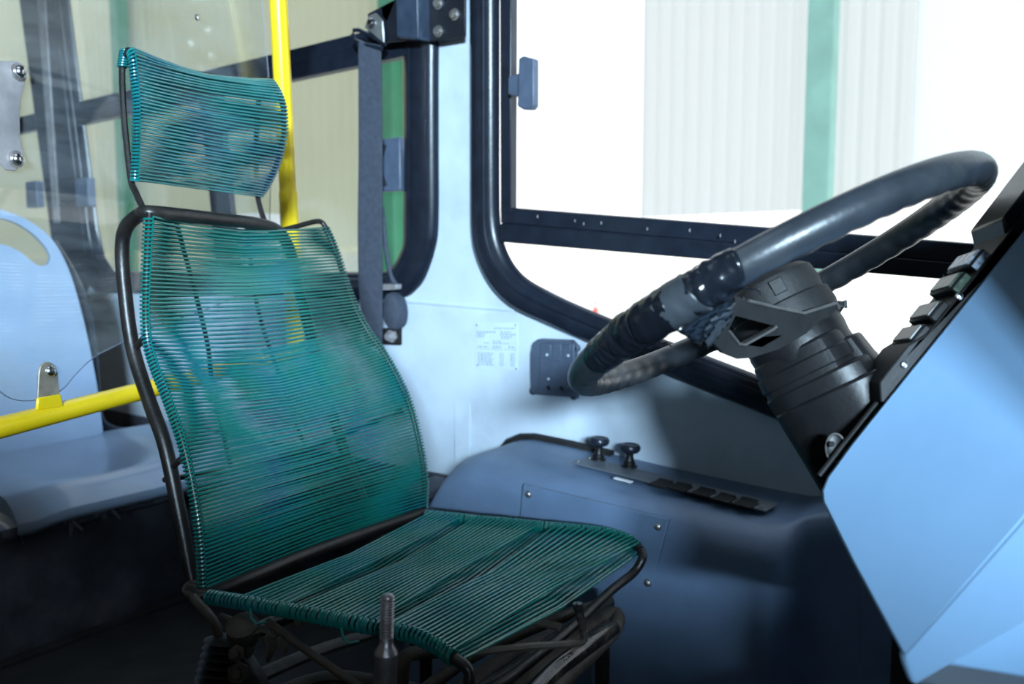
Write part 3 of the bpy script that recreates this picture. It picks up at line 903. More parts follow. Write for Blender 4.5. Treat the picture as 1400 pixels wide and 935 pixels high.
# thick frame behind
fr_near = [onY(u, v, 0.655) for u, v in [(207, 290), (192, 293), (172, 312), (167, 345), (171, 401), (178, 457), (187, 497), (206, 554), (225, 607), (243, 690), (260, 779), (268, 815)]]
zt = fr_near[0].z
fr_top = [onZ(300, 300, zt * .9), onZ(350, 305, zt * .82), onZ(378, 316, zt * .62)]
ft = [onY(300, 300, .78), onY(352, 306, .87), onY(380, 316, .93)]
fr_far = [onY(u, v, Y) for u, v, Y in [(397, 345, .96), (410, 400, .98), (428, 470, 1.0), (448, 540, 1.02), (472, 620, 1.04), (505, 705, 1.06)]]
path = cr_spline(list(reversed(fr_near))[:-1] + [onY(212, 291, .66)] + ft + fr_far, 6)
MB().tube(path, 0.0107, 14).build('back_frame', 'frame', seat)
# link from frame end to far corner, struts, vertical rods
MB().tube(cr_spline([onY(372, 318, .93), onY(400, 311, .97), onY(430, 303, 1.01), onY(440, 304, 1.025), onY(446, 312, 1.03)], 5), 0.0048, 10).build('corner_rod', 'frame', seat)
MB().tube([onY(180, 483, .66), onY(197, 462, .65)], 0.005, 8).build('strut', 'frame', seat)
MB().tube([onY(228, 645, .66), onY(247, 628, .65)], 0.005, 8).build('strut', 'frame', seat)
MB().tube(cr_spline([*[onY(u, v, Y + .05) for u, v, Y in [(337, 306, .86), (352, 420, .87), (389, 532, .9), (430, 650, .93), (455, 745, .93)]]], 5), 0.004, 8).build('back_rod', 'frame', seat)
MB().tube(cr_spline([*[onY(u, v, Y + .06) for u, v, Y in [(240, 300, .71), (281, 457, .75), (292, 532, .76), (330, 700, .78), (345, 780, .76)]]], 5), 0.004, 8).build('back_rod', 'frame', seat)
MB().tube(cr_spline([onY(240, 660, .66) + Vector((-.03, 0, 0)), onY(410, 640, .88) + Vector((-.08, 0, 0)), onY(556, 562, 1.1) + Vector((-.01, 0, 0))], 5), 0.0045, 8).build('cross_rod', 'frame', seat)

# headrest
hr = seat
h_near = smooth_path([onY(u, v, 0.655) for u, v in [(172, 76), (176, 68), (182, 78), (185, 103), (188, 140), (188, 171), (187, 210), (185, 247)]])
h_far = smooth_path([onY(u, v, 0.93) for u, v in [(362, 106), (374, 117), (384, 137), (388, 160), (387, 190), (378, 224), (366, 250), (355, 266)]])
hn = MB().tube(h_near, 0.0042, 8).build('headrest_rail', 'frame', hr)
MB().tube(h_far, 0.0042, 8).build('headrest_rail', 'frame', hr)
strands(hr, h_near, h_far, 38, 0.0064, 0.0019, 0.018, 'cordh', t0=0.085, t1=0.99, dz=0.0)
MB().tube(cr_spline([onY(171, 72, .658), onY(167, 90, .658), onY(169, 154, .658), onY(178, 240, .658), onY(185, 262, .658), onY(198, 290, .658)], 5), 0.0048, 8).build('headrest_post', 'frame', hr)
MB().tube(cr_spline([onY(355, 118, .93), onY(350, 200, .93), onY(352, 262, .93), onY(356, 285, .93), onY(363, 306, .93)], 5), 0.0048, 8).build('headrest_post', 'frame', hr)
MB().tube(cr_spline([onY(171, 72, .66) + Vector((-.012, 0, 0)), onY(250, 90, .76) + Vector((-.03, 0, 0)), onY(355, 112, .92) + Vector((-.012, 0, 0))], 5), 0.0045, 8).build('headrest_bar', 'frame', hr)

for k in range(7):
    c = onY(171.5 - k * .6, 70 + k * 3.4, .658)
    ring = [c + Vector((math.cos(2 * PI * j / 12) * .0068, math.sin(2 * PI * j / 12) * .0068, 0)) for j in range(12)]
    MB().tube(ring, 0.0019, 6, closed=True).build('cord_winding', 'cordh', seat)
# seat pan
zs = -0.458
pan_near = smooth_path([onZ(u, v, zs) for u, v in [(284, 816), (330, 823), (363, 829), (435, 842), (489, 853), (530, 860), (562, 867), (585, 876), (605, 888), (621, 900)]])
pan_far = smooth_path([onZ(u, v, zs) for u, v in [(582, 704), (646, 711), (700, 716), (741, 720), (800, 725), (830, 729), (856, 737), (877, 752)]])
MB().tube(pan_near, 0.007, 12).build('pan_rail', 'frame', seat)
MB().tube(pan_far, 0.007, 12).build('pan_rail', 'frame', seat)
# loops in three groups
nm, fm = [], []


def frac(path, u):      # fraction along path that projects to column u
    best = min(range(201), key=lambda k: abs(700 + FPX * sample(path, k / 200).dot(RT) / sample(path, k / 200).dot(FW) - u))
    return best / 200


for (c, na, nb, fa, fb) in [(8, 332, 392, 592, 636), (15, 410, 514, 655, 742), (15, 534, 619, 764, 873)]:
    na, nb, fa, fb = frac(pan_near, na), frac(pan_near, nb), frac(pan_far, fa), frac(pan_far, fb)
    for i in range(c):
        nm.append(na + (nb - na) * i / (c - 1)); fm.append(fa + (fb - fa) * i / (c - 1))


def pan_strands():
    n = len(nm)
    groups = [0] * 8 + [1] * 15 + [2] * 15
    gc = [(sum(nm[:8]) / 8 + sum(fm[:8]) / 8) / 2, (sum(nm[8:23]) / 15 + sum(fm[8:23]) / 15) / 2, (sum(nm[23:]) / 15 + sum(fm[23:]) / 15) / 2]
    R, rc = 0.0092, 0.0021
    Z = Vector((0, 0, 1))
    for i in range(n):
        N, F = sample(pan_near, nm[i]), sample(pan_far, fm[i])
        j = min(i + 1, n - 1)
        N2 = sample(pan_near, nm[j] if groups[j] == groups[i] else nm[i] + 0.02)
        a = (F - N).normalized()
        gm = (sample(pan_near, gc[groups[i]]) + sample(pan_far, gc[groups[i]])) / 2
        P = []
        for k in range(9):
            t = k / 8
            w = max(0, 1 - abs(t - 0.5) / 0.5)
            p = N.lerp(F, t) + Z * R
            cpt = sample(pan_near, gc[groups[i]]).lerp(sample(pan_far, gc[groups[i]]), t)
            p += (Vector((cpt.x, cpt.y, p.z)) - p) * 0.20 * w
            p.x -= 0.012 * w
            p.z += -0.013 * w + random.uniform(-1, 1) * 0.0004 * (0 < k < 8)
            P.append(p)
        for k in range(1, 6):
            th = PI * k / 6
            P.append(F + (Z * math.cos(th) + a * math.sin(th)) * R)
        for k in range(6, -1, -1):
            t = k / 6; w = 1 - abs(t - .5) / .5
            P.append(N2.lerp(F, t) - Z * R + Z * (-0.012 * w))
        for k in range(1, 7):
            th = PI + PI * k / 6
            P.append(N2.lerp(N, k / 12) + (Z * math.cos(th) + a * math.sin(th)) * R)
        MB().tube(P, rc, 6).build('cord', 'cord', seat)


pan_strands()
# plain windings on the rails where no strand leaves
for (path, us, ctr) in [(pan_near, [286 + 4.7 * k for k in range(42)], 0), (pan_near, [486 + 6.3 * k for k in range(22)], 0), (pan_far, [584, 588, 646, 649, 752, 756], 0), (pan_far, [597 + 7.2 * k for k in range(37)], 1), (pan_far, [601 + 7.2 * k for k in range(37)], 1)]:
    for u in us:
        t = frac(path, u) + (0.004 if ctr else 0)
        c = sample(path, t)
        tg = (sample(path, min(1, t + .02)) - sample(path, max(0, t - .02))).normalized()
        s_ = tg.cross(Vector((0, 0, 1))).normalized(); u_ = s_.cross(tg)
        ring = [c + (s_ * math.cos(2 * PI * k / 14) + u_ * math.sin(2 * PI * k / 14)) * 0.0090 for k in range(14)]
        MB().tube(ring, 0.0020, 6, closed=True).build('cord_winding', 'cord', seat)
for (u, v) in [(355, 842), (481, 868)]:
    c = onZ(u, v, zs - .005)
    MB().tube([c + Vector((-0.02, 0, 0.005)), c + Vector((-0.012, -0.004, -0.006)), c + Vector((0, -0.004, -0.009)), c + Vector((0.014, 0, -0.004))], 0.002, 6).build('loose_cord', 'cord', seat)
# front tube: from near rail end hooks down, crosses below and rises to the far corner
ft_ = cr_spline([sample(pan_near, .97), onZ(626, 903, zs - .003), onZ(641, 917, zs - .012), onZ(646, 945, zs - .04), onZ(690, 930, zs - .07), onZ(770, 868, zs - .06), onZ(835, 808, zs - .045), onZ(866, 783, zs - .03), onZ(878, 764, zs - .01), onZ(877, 752, zs)], 6)
MB().tube(ft_, 0.0072, 12).build('front_tube', 'frame', seat)
# rear cross tube under the backrest
MB().tube(cr_spline([onZ(258, 806, zs + .0), onZ(284, 812, zs - .005), onZ(340, 790, zs), onZ(420, 757, zs + .004), onZ(500, 728, zs), onZ(582, 700, zs)], 5), 0.0095, 12).build('rear_tube', 'frame', seat)
MB().tube(cr_spline([onZ(290, 812, zs - .01), onZ(266, 816, zs - .004), onZ(253, 806, zs), onZ(263, 797, zs + .004), onZ(285, 800, zs)], 5), 0.0045, 8).build('wire_hook', 'rust', seat)
# supports under strands
for t in (0.36, 0.68):
    a = sample(pan_near, t) + Vector((0, 0, -.016)); b = sample(pan_far, t) + Vector((0, 0, -.016))
    MB().tube([a, (a + b) / 2 + Vector((0, 0, -.03)), b], 0.006, 8).build('under_rod', 'rust', seat)
m0 = sample(pan_near, 0.02).lerp(sample(pan_far, 0.02), .5); m1 = sample(pan_near, .98).lerp(sample(pan_far, .98), .5)
MB().tube([m0 + Vector((0, 0, -.045)), m1 + Vector((0, 0, -.05))], 0.006, 8).build('under_rod', 'rust', seat)

# ---- suspension base (its own thing)
base = seat


def tb(name, pts, r, m='rust', flat=1.0, n=10):
    return MB().tube(cr_spline([Vector(p) for p in pts], 5) if len(pts) > 2 else pts, r, n, flat=flat).build(name, m, base)


Z1, Z2 = -0.53, -0.60
tb('brace', [onD(366, 850, 1.10), onD(425, 893, 1.05), onD(500, 945, 1.0)], 0.0055)
tb('brace', [onD(300, 842, 1.12), onD(345, 858, 1.12)], 0.005)
tb('scissor_arm', [onD(262, 815, 1.13), onD(292, 850, 1.13), onD(300, 875, 1.13)], 0.007)
tb('flat_bar', [onD(352, 925, 1.18), onD(430, 892, 1.3), onD(520, 862, 1.42)], 0.017, flat=.5)
tb('flat_bar', [onD(370, 950, 1.15), onD(460, 925, 1.2), onD(600, 950, 1.15)], 0.014, flat=.6)
tb('scissor_arm', [onD(330, 898, 1.12), onD(352, 935, 1.1), onD(380, 990, 1.1)], 0.016, 'frame', flat=.5)
tb('side_tube', [onD(548, 945, 1.1), onD(552, 905, 1.1), onD(565, 893, 1.12), onD(610, 890, 1.2)], 0.010)
tb('side_tube', [onD(560, 960, 1.1), onD(640, 900, 1.18), onD(720, 862, 1.28), (-0.62, 1.17, -.56)], 0.010)
tb('side_tube', [onD(640, 990, 1.05), onD(740, 910, 1.16), onD(830, 842, 1.28), onD(842, 855, 1.26), onD(800, 900, 1.18), onD(700, 990, 1.02)], 0.013)
tb('slide_tube', [onD(560, 1010, 1.0), onD(690, 905, 1.14), onD(800, 855, 1.3)], 0.016)
tb('gloss_tube', [onD(715, 960, 0.98), onD(760, 915, 1.04), onD(800, 885, 1.1), onD(838, 858, 1.17)], 0.012, 'gloss')
tb('rear_bar', [onD(560, 870, 1.35), onD(700, 850, 1.4), onD(830, 845, 1.45)], 0.022, 'frame')
# lower frame and feet down to the floor
for (x, y) in [(-1.0, 0.70), (-1.0, 1.12), (-0.62, 0.74), (-0.62, 1.14)]:
    tb('leg', [(x, y, -0.56), (x, y, FL + 0.01)], 0.013, 'frame')
tb('foot_rail', [(-1.06, 0.71, FL + 0.015), (-0.54, 0.73, FL + 0.015)], 0.014, 'frame')
tb('foot_rail', [(-1.06, 1.13, FL + 0.015), (-0.54, 1.15, FL + 0.015)], 0.014, 'frame')
tb('cross_bar', [(-1.0, 0.68, -0.55), (-1.0, 1.14, -0.55)], 0.012, 'frame')
tb('cross_bar', [(-0.62, 0.70, -0.56), (-0.62, 1.16, -0.56)], 0.012, 'frame')
# rubber bellows at rear near corner
bc0 = onD(312, 870, 1.13); ax_ = (onD(300, 975, 1.12) - bc0)
prof = []
for k in range(16):
    prof += [(0.020 + k * .0008, k * 0.0105), (0.033 + k * .0012, k * 0.0105 + 0.005)]
bl = MB().lathe(prof, bc0, ax_, 18).build('bellows', 'blackm', base)
MB().lathe([(0.004, -.03), (0.018, -.026), (0.024, -.01), (0.022, .006), (0.012, .012)], onD(332, 858, 1.10), (.3, -.4, 1), 14).build('dust_cap', 'rust', base)
MB().lathe([(0.011, -.006), (0.0115, 0.004), (0.006, .005), (0.0055, .012)], onD(324, 893, 1.08), (.5, -.6, .3), 6).build('bolt', 'rust', base)
MB().lathe([(0.014, -.008), (0.015, 0.004), (0.007, .005), (0.0065, .014)], onD(326, 920, 1.08), (.5, -.6, .3), 6).build('bolt', 'rust', base)
# torn foam strips hanging from the pan
rg = MB()
for P in ([(338, 862), (342, 888), (338, 900)], [(345, 865), (360, 860), (375, 870)], [(370, 866), (371, 885), (366, 905)], [(383, 870), (390, 885), (388, 897)]):
    pp = [onD(u, v, 1.1) for u, v in P]
    rg.tube(cr_spline(pp, 4), [0.010, 0.011, 0.010, 0.009, 0.008, 0.007, 0.006, 0.005, 0.003], 7, flat=.35)
rg.build('torn_foam', 'rag', base, kind='stuff')
# lever with black grip
lv = MB().tube(cr_spline([onD(640, 893, 1.02), onD(720, 884, 1.05), onD(780, 880, 1.08), onD(797, 876, 1.09), onD(799, 862, 1.09)], 5), 0.0052, 8).build('adjuster_lever', 'rust', seat)
MB().tube(cr_spline([onD(798, 870, 1.09), onD(795, 850, 1.09), onD(791, 832, 1.09), onD(790, 823, 1.09)], 5), [0.0045] * 5 + [0.006] * 5 + [0.0072] * 5 + [0.004], 12).build('grip', 'gloss', lv)

# ================================================================== GEAR LEVER STUD
g0 = onD(530, 812, 0.74); gax = (onD(524, 1040, 0.74) - g0).normalized()
gl = thing('gear_lever', 'bare steel gear lever with a threaded stud and no knob', 'lever', g0 + gax * 0.6)
prof = [(0.0048, 0.0), (0.0062, 0.0015)]
hh = 0.003
while hh < 0.039:
    prof += [(0.0067, hh), (0.0053, hh + 0.0012), (0.0067, hh + 0.0023)]
    hh += 0.0025
prof += [(0.0062, 0.040), (0.0062, 0.044), (0.0072, 0.048), (0.0108, 0.0535), (0.0112, 0.056)]
MB().lathe(prof, g0, gax, 24).build('threaded_stud', 'dsteel', gl, angle=50)
MB().lathe([(0.0112, 0.0555), (0.0112, 0.0565), (0.0108, 0.058), (0.0112, 0.16), (0.0115, 0.60)], g0, gax, 24).build('shaft', 'dsteel', gl)

# ================================================================== STEERING WHEEL AND COLUMN
WC = Vector((-0.2681, 0.8518, -0.0192)); WR = 0.220
tau, gam = math.radians(30.5), math.radians(-0.73)
nW = Vector((-math.sin(tau) * math.cos(gam), math.sin(gam), math.cos(tau) * math.cos(gam)))
aW = Vector((0, 1, 0)).cross(nW).normalized(); bW = nW.cross(aW)


def wp(phi, rad=WR, h=0.0):
    return WC + (aW * math.cos(phi) + bW * math.sin(phi)) * rad + nW * h


def pj(p):
    D = p.dot(FW); return 700 + FPX * p.dot(RT) / D, 467.5 - FPX * p.dot(UP) / D, D


def phi_at(u, v):
    return min([k * PI / 360 for k in range(720)], key=lambda a: (pj(wp(a))[0] - u) ** 2 + (pj(wp(a))[1] - v) ** 2)


rim = thing('steering_wheel', 'large black steering wheel with worn rim, ribbed underside and taped section', 'steering wheel', WC)
N_, K_ = 220, 20
rr = 0.0158
vs = []
for i in range(N_):
    phi = 2 * PI * i / N_
    for k in range(K_):
        th = 2 * PI * k / K_
        # bumps under the rim, on the inner lower side
        mask = max(0, -math.sin(th) * 0.75 - math.cos(th) * 0.65) ** 1.0
        b = abs(math.sin(phi * 27))
        r_ = rr * (1 + 0.17 * mask * (b ** 0.6 - 0.6))
        rad = WR + r_ * math.cos(th)
        vs.append(wp(phi, rad, r_ * math.sin(th)))
fs = [(i * K_ + k, i * K_ + (k + 1) % K_, ((i + 1) % N_) * K_ + (k + 1) % K_, ((i + 1) % N_) * K_ + k) for i in range(N_) for k in range(K_)]
MB().add(vs, fs).build('rim', 'wheel', rim, angle=80)


def arc(phi0, phi1, r0, r1, slant, m, nm_='tape_wrap', wrinkle=0.001, seed=0):
    n = 22; vs = []
    for i in range(n + 1):
        t = i / n
        for k in range(24):
            th = 2 * PI * k / 24
            phi = phi0 + (phi1 - phi0) * t + slant * math.sin(th + seed)
            r_ = r0 + (r1 - r0) * t
            r_ += wrinkle * noise.noise(Vector((phi * 30 + seed * 7, math.cos(th) * 1.6 + phi * 9, math.sin(th) * 1.6)))
            if t in (0, 1): r_ = min(r_, rr * 0.99)
            vs.append(wp(phi, WR + r_ * math.cos(th), r_ * math.sin(th)))
    fs = [(i * 24 + k, i * 24 + (k + 1) % 24, (i + 1) * 24 + (k + 1) % 24, (i + 1) * 24 + k) for i in range(n) for k in range(24)]
    return MB().add(vs, fs).build(nm_, m, rim, angle=60)


pA = phi_at(1012, 366); pB = phi_at(822, 490)
if pA - pB > PI: pB += 2 * PI
if pB - pA > PI: pA += 2 * PI
pf = lambda t: pA + (pB - pA) * t
arc(pf(0.0), pf(0.30), .0172, .0190, .02, 'tape', wrinkle=.0022, seed=1)
arc(pf(0.08), pf(0.20), .0185, .0195, -.05, 'tape', wrinkle=.0028, seed=2)
arc(pf(0.22), pf(0.46), .0200, .0195, .02, 'tape2', wrinkle=.0010, seed=3)
arc(pf(0.38), pf(0.60), .0198, .0202, -.03, 'tape', wrinkle=.0014, seed=4)
arc(pf(0.52), pf(0.70), .0195, .0190, .05, 'tape', wrinkle=.0026, seed=5)
arc(pf(0.66), pf(0.82), .0182, .0178, -.04, 'tape', wrinkle=.0022, seed=6)
arc(pf(0.78), pf(0.92), .0176, .0174, .03, 'tape', wrinkle=.0014, seed=8)
arc(pf(0.88), pf(1.0), .0172, .0170, -.01, 'tape', wrinkle=.0008, seed=9)

# spokes: near one (towards the tape) is a forked plate with a triangular opening
def spoke(sgn):
    # plate through the hub's near side and the rim, tilted down from the wheel plane
    A_ = onD(1005, 410, .735); B_ = onD(1149, 415, .795); C2 = onD(1005, 488, .752)
    n_ = (B_ - A_).cross(C2 - A_).normalized()
    if n_.dot(FW) < 0: n_ = -n_
    def Q(u, v):
        p = onP(u, v, A_, n_)
        if sgn > 0:
            d_ = (p - WC); p = p - bW * 2 * d_.dot(bW)
        return p
    n2 = n_ if sgn < 0 else (n_ - bW * 2 * n_.dot(bW))
    outer = [Q(*p) for p in [(985, 405), (1005, 404), (1022, 411), (1060, 420), (1098, 428), (1143, 414), (1146, 422), (1120, 446), (1065, 478), (1030, 489), (1008, 491), (990, 484), (968, 462), (962, 440)]]
    hole_ = [Q(*p) for p in [(1006, 432), (1061, 446), (1056, 450), (1018, 471), (1010, 470), (996, 452)]]
    o = MB().holed([outer, hole_], n2 * 0.007).build('spoke', 'blackm', rim, bev=0.0015)
    MB().tube([p - n2 * 0.001 for p in outer[2:7]], 0.0017, 6).build('spoke_edge', 'spoke', o, label='bright worn edge')
    MB().tube([p - n2 * 0.001 for p in hole_[1:]], 0.0015, 6).build('spoke_edge', 'spoke', o, label='bright worn edge')
    return o


spoke(-1); spoke(1)
# hub boss
MB().lathe([(0.020, 0.012), (0.043, 0.010), (0.050, 0.004), (0.052, -0.012), (0.050, -0.022)], WC, nW, 40).build('hub', 'blackm', rim)
# torn tape ends near the spoke joint
fl = MB()
P_ = [(1003, 392), (1020, 395), (1036, 396), (1040, 403)]
fl2 = thing
MB().tube(cr_spline([onD(u, v, .74) for u, v in P_], 5), 0.0011, 5).build('tape_shred', 'tape', rim)
MB().tube([onD(u, v, .74) for u, v in [(905, 470), (912, 468), (918, 474)]], 0.0008, 5).build('tape_shred', 'tape', rim)
rows = []
for i in range(9):
    t = i / 8
    a = onD(925 + 80 * t, 452 - 50 * t, .665 + .03 * t); b = onD(958 + 22 * t + 20 * t * t, 474 - 40 * t, .70 + .01 * t)
    rows.append([a.lerp(b, k / 6) + FW * 0.003 * math.sin(k * 2.1 + i * 1.7) for k in range(7)])
MB().grid(rows).build('tape_flap', 'tape', rim, solid=0.0008, angle=80)
rows = []
for i in range(7):
    t = i / 6
    a = onD(958 + 48 * t, 446 - 32 * t, .69 + .01 * t); b = onD(968 + 28 * t, 478 - 36 * t + 4 * math.sin(i * 2.5), .715)
    rows.append([a.lerp(b, k / 5) + FW * 0.003 * math.sin(k * 2.6 + i * 2.2) for k in range(6)])
MB().grid(rows).build('tape_flap', 'tape2', rim, solid=0.0008, angle=80)

# column
colm = thing('steering_column', 'black plastic steering column shroud rising from the dashboard to the wheel', 'steering column', WC - nW * 0.55)
cx = -nW
MB().lathe([(0.046, 0.020), (0.054, 0.024), (0.0555, 0.040), (0.054, 0.046), (0.0525, 0.047)], WC, cx, 40).build('collar', 'blackm', colm)
MB().lathe([(0.051, 0.046), (0.0515, 0.060), (0.052, 0.062), (0.050, 0.085)], WC, cx, 40).build('neck', 'black', colm)


def shroud(s0, s1, w0, w1, d0, d1, off0=0.0, off1=0.0, name='shroud', m='black', bev=0.006, mo=colm):
    vs = []
    for (s_, w_, d_, of) in ((s0, w0, d0, off0), (s1, w1, d1, off1)):
        c = WC + cx * s_ + aW * of
        for k in range(16):
            th = 2 * PI * (k + .5) / 16
            q = lambda x: math.copysign(abs(x) ** 0.55, x)
            vs.append(c + bW * q(math.cos(th)) * w_ + aW * q(math.sin(th)) * d_)
    fs = [(k, (k + 1) % 16, 16 + (k + 1) % 16, 16 + k) for k in range(16)] + [tuple(range(16))[::-1], tuple(range(16, 32))]
    return MB().add(vs, fs).build(name, m, mo, bev=bev, angle=30)


shroud(0.070, 0.115, .050, .053, .048, .050, .0, .0, 'upper_shroud', bev=.003)
ls = shroud(0.105, 0.34, .054, .050, .056, .052, .004, .012, 'lower_shroud', bev=.003)
shroud(0.082, 0.125, .022, .024, .018, .020, .040, .044, 'side_boss', bev=.003)
shroud(0.084, 0.100, .0525, .0535, .0505, .0515, 0, 0, 'ring_ledge', bev=.002)
shroud(0.122, 0.36, .0575, .055, .060, .052, .010, .012, 'front_shroud', bev=.003)
# raised rectangles on collar
for th in (-1.1, -1.9, -2.6):
    c = WC + cx * 0.008 + (aW * math.cos(th) + bW * math.sin(th)) * 0.0515
    MB().box(c, (0.014, 0.003, 0.016), (-aW * math.sin(th) + bW * math.cos(th)), (aW * math.cos(th) + bW * math.sin(th)), cx).build('raised_mark', 'blackm', rim, bev=0.001)
# key lug on the shroud's near side
lug = MB().lathe([(0.0075, -0.003), (0.009, 0.0), (0.009, 0.002), (0.0078, 0.003)], onD(1141, 612, .745), -FW, 24, sx=1.5, ref=UP).build('oval_cover', 'black', colm)
MB().tube([onD(1141, 612, .743) - FW * .002 + UP * 0.0135 * math.cos(k * PI / 12) + RT * 0.009 * math.sin(k * PI / 12) for k in range(24)], 0.0009, 6, closed=True).build('worn_rim', 'spoke', lug)
MB().lathe([(0.003, 0), (0.0025, 0.001)], onD(1137, 607, .735), -FW, 10).build('hole_mark', 'hole', lug)

# ================================================================== DASHBOARD
Pa = onD(1212, 543, .72); Pb = onD(1400, 311, .72); Pc = onD(1236, 905, .56)
nD = (Pb - Pa).cross(Pc - Pa).normalized()
if nD.dot(FW) > 0: nD = -nD


def dp(u, v): return onP(u, v, Pa, nD)


dash = thing('dashboard', 'smooth blue moulded dashboard end with a switch strip along its sloping edge', 'dashboard', (0.0, 0.45, FL))
face = [dp(1560, 115), dp(1400, 311), dp(1306, 427), dp(1212, 543), dp(1160, 608), dp(1128, 652), dp(1121, 670), dp(1123, 690), dp(1160, 765), dp(1229, 893), dp(1240, 902), dp(1320, 808), dp(1400, 715), dp(1480, 622), dp(1500, 622), dp(1600, 400)]
BV = Vector((0.34, 0.42, -0.15))
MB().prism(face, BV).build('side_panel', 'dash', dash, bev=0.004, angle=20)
# lower flare
c0, c1 = dp(1233, 899), dp(1480, 622)
fx = (c1 - c0).normalized(); ld = Vector((0.55, -0.78, 0.3)); ld = (ld - fx * ld.dot(fx)).normalized()
nf = (nD - fx * nD.dot(fx)).normalized() + ld * 0.3
e0, e1 = onP(1247, 938, c0, nf), onP(1500, 795, c0, nf)
MB().prism([c0 + nD * .0005, c1 + nD * .0005, e1, e0], -ld * .01).build('lower_flare', 'dash', dash, bev=0.003)
MB().prism([onD(1240, 935, .82), onD(1500, 770, .98), onD(1500, 1300, .84), onD(1300, 1300, .78)], Vector((0.3, 0.12, 0))).build('lower_body', 'dash', dash, bev=0.006)
# strip bezel and switches
e = (dp(1400, 311) - dp(1212, 543)); eL = e.length; ed = e.normalized()
dY = Vector((-0.49, 0.86, -0.12)); dY = (dY - ed * dY.dot(ed)).normalized()
nS = ed.cross(dY).normalized()
if nS.dot(UP - RT) < 0: nS = -nS
org = dp(1212, 543)


def es(u, v):            # distance along the edge for an image point on it
    return (dp(u, v) - org).dot(ed)


bz = MB().prism([org + dY * .004 - ed * .006, org + dY * .004 + nS * .012 + ed * .008, org + dY * .004 + nS * .013 + ed * .05, org + dY * .004 + nS * .006 + ed * .07, org + dY * .004 + nS * .006 + ed * (eL + .12), org + dY * .004 - nS * .02 + ed * (eL + .12), org + dY * .004 - nS * .02 + ed * .01], dY * 0.06).build('switch_strip', 'blackm', dash, bev=0.0015)
for (u, v, m_, hgt) in [(1281, 466, 'black', .009), (1304, 433, 'black', .010), (1336, 394, 'grn', .011), (1360, 362, 'led', .011)]:
    s_ = es(u, v)
    c = org + ed * s_ + dY * 0.032 + nS * (.003 + hgt / 2)
    sw = MB().box(c, (.0215, .046, hgt), ed, dY, nS).build('rocker_switch', 'black', dash, bev=0.002)
    cap = MB().box(c + nS * (hgt / 2 + .0006) + Vector((0, 0, 0)), (.017, .040, .0025), ed, dY, nS).build('switch_cap', m_ if m_ != 'black' else 'alu', sw, bev=0.001)
    MB().box(c - dY * .0232, (.019, .001, hgt * .62), ed, dY, nS).build('switch_side', m_ if m_ != 'black' else 'blackm', sw, bev=0.0005)
for (u, v) in [(1320, 410), (1244, 503)]:
    MB().lathe([(0.0035, 0), (0.003, 0.002), (0.0008, 0.0028)], org + ed * es(u, v) + dY * .003 + nS * .005, -dY, 12).build('screw', 'chrome', dash)
MB().prism([org + ed * (eL - .015) + dY * .01 + nS * .0, org + ed * (eL + .0) + dY * .01 + nS * .017, org + ed * (eL + .12) + dY * .01 + nS * .02, org + ed * (eL + .12) + dY * .01], dY * .06).build('binnacle_hood', 'rubber', dash, bev=0.002)
# thick rubber fairing between column and panel
MB().tube([dp(1130, 654) + dY * .02, dp(1214, 548) + dY * .02], 0.003, 8).build('dark_edge_tube', 'blackm', dash)

MB().box((0.6, 0.2, -0.62), (0.9, 0.7, 0.6)).build('low_shade_box', 'blackm', dash, bev=0.03)  # unseen box added to keep low light off the console
# unseen block added ahead of the wheel to shade wall and console
MB().prism([(0.09, 0.56, FL + .002), (0.09, 0.56, 0.12), (0.09, 0.9, 0.15), (0.09, 1.33, 0.16), (0.09, 1.33, FL + .002)], (0.9, 0, 0)).build('shade_block', 'blackm', dash, bev=0.02)

# ================================================================== OUTSIDE
GZ = -2.4
struct(MB().box((0, 40, GZ - 0.05), (160, 140, 0.1)).build('ground', 'yard', smooth=False))


def corrugated(x0, x1, z0, z1, y, pitch, amp, name, m, sinus=True):
    n = int((x1 - x0) / pitch * 4)
    lo, hi = [], []
    for i in range(n + 1):
        x = x0 + (x1 - x0) * i / n
        yy = y + (amp * math.cos(2 * PI * (x - x0) / pitch))
        lo.append(Vector((x, yy, z0))); hi.append(Vector((x, yy, z1)))
    return MB().grid([lo, hi]).build(name, m, angle=80)


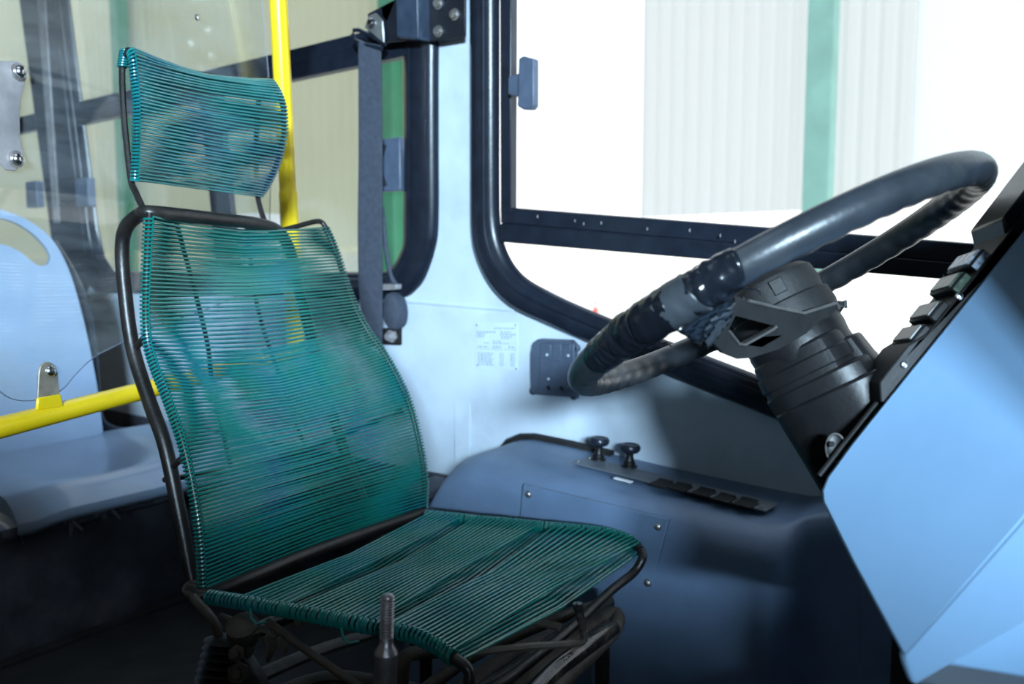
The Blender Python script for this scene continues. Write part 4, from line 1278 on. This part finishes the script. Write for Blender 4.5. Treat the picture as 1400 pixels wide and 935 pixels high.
sh = corrugated(-40, -7.25, 0.35, 9, 8.15, 0.22, 0.010, 'shed_wall', 'beige'); tag(sh, 'beige corrugated shed wall seen through the passenger windows', 'wall')
sh2 = corrugated(-4.02, -1.28, 0.60, 9, 8.15, 0.16, 0.03, 'shed_wall', 'sheet'); tag(sh2, 'pale translucent corrugated sheeting seen through the driver window', 'wall')
sh3 = tag(MB().box((1.2, 8.12, 4.9), (4.96, 0.02, 8.4)).build('sheet_panel', 'sheet2', smooth=False), 'milky flat sheet panel at the right beyond the driver window', 'panel')
bs_ = tag(MB().box((-24, 8.3, -1.0), (33.2, 0.1, 2.8)).build('base_wall', 'basew', smooth=False), 'low pale wall under the beige shed cladding', 'wall')
MB().box((-12, -5.0, 3.0), (40, 0.2, 10.8)).build('sky_blocker', 'oppo', smooth=False)  # unseen wall added to block sky light from the side openings
tag(bpy.data.objects['sky_blocker'], 'unseen dark wall added behind the camera to block the sky', 'wall')
gp = [(-7.62, 'pgreen', 'dark green shed post seen between the seat belt and the window edge'), (-14.3, 'pgreen', 'green shed post dimly seen above the passenger seat through the clear sheet'), (-2.05, 'glaregreen', 'shed post in glare-paled green beyond the driver window, right of the sheeting')]
for x, m_, lb in gp:
    t = thing('shed_post', lb, 'post', (x, 7.95, GZ), 'steel posts of the shed')
    MB().box((x, 7.95, (GZ + 9) / 2), (0.24, 0.22, 9 - GZ)).build('shaft', m_, t, bev=0.01)
    MB().box((x, 7.95, GZ + 0.02), (0.4, 0.4, 0.04)).build('base_plate', m_, t)
cb = thing('white_cabinet', 'tall white cabinet standing outside, seen just below the headrest', 'cabinet', onY(361, 371, 7.6) + Vector((0, 0, GZ)))
c = cb.location
MB().box((c.x, c.y, GZ + 1.62), (0.62, 0.5, 3.24)).build('body', 'white', cb, bev=0.02)
MB().box((c.x, c.y - .26, GZ + 1.7), (0.5, 0.02, 2.8)).build('door', 'white', cb, bev=0.01)
cn = onZ(814, 427, GZ)
co = thing('traffic_cone', 'small orange traffic cone far away on the bright yard', 'cone', cn)
MB().lathe([(0.20, 0.03), (0.12, 0.28), (0.035, 0.68), (0.02, 0.72)], cn, (0, 0, 1), 16).build('cone', 'orange', co)
MB().box(cn + Vector((0, 0, .02)), (0.5, 0.5, 0.04)).build('base', 'orange', co)
MB().lathe([(0.128, 0.30), (0.088, 0.44)], cn, (0, 0, 1), 16).build('white_band', 'white', co)
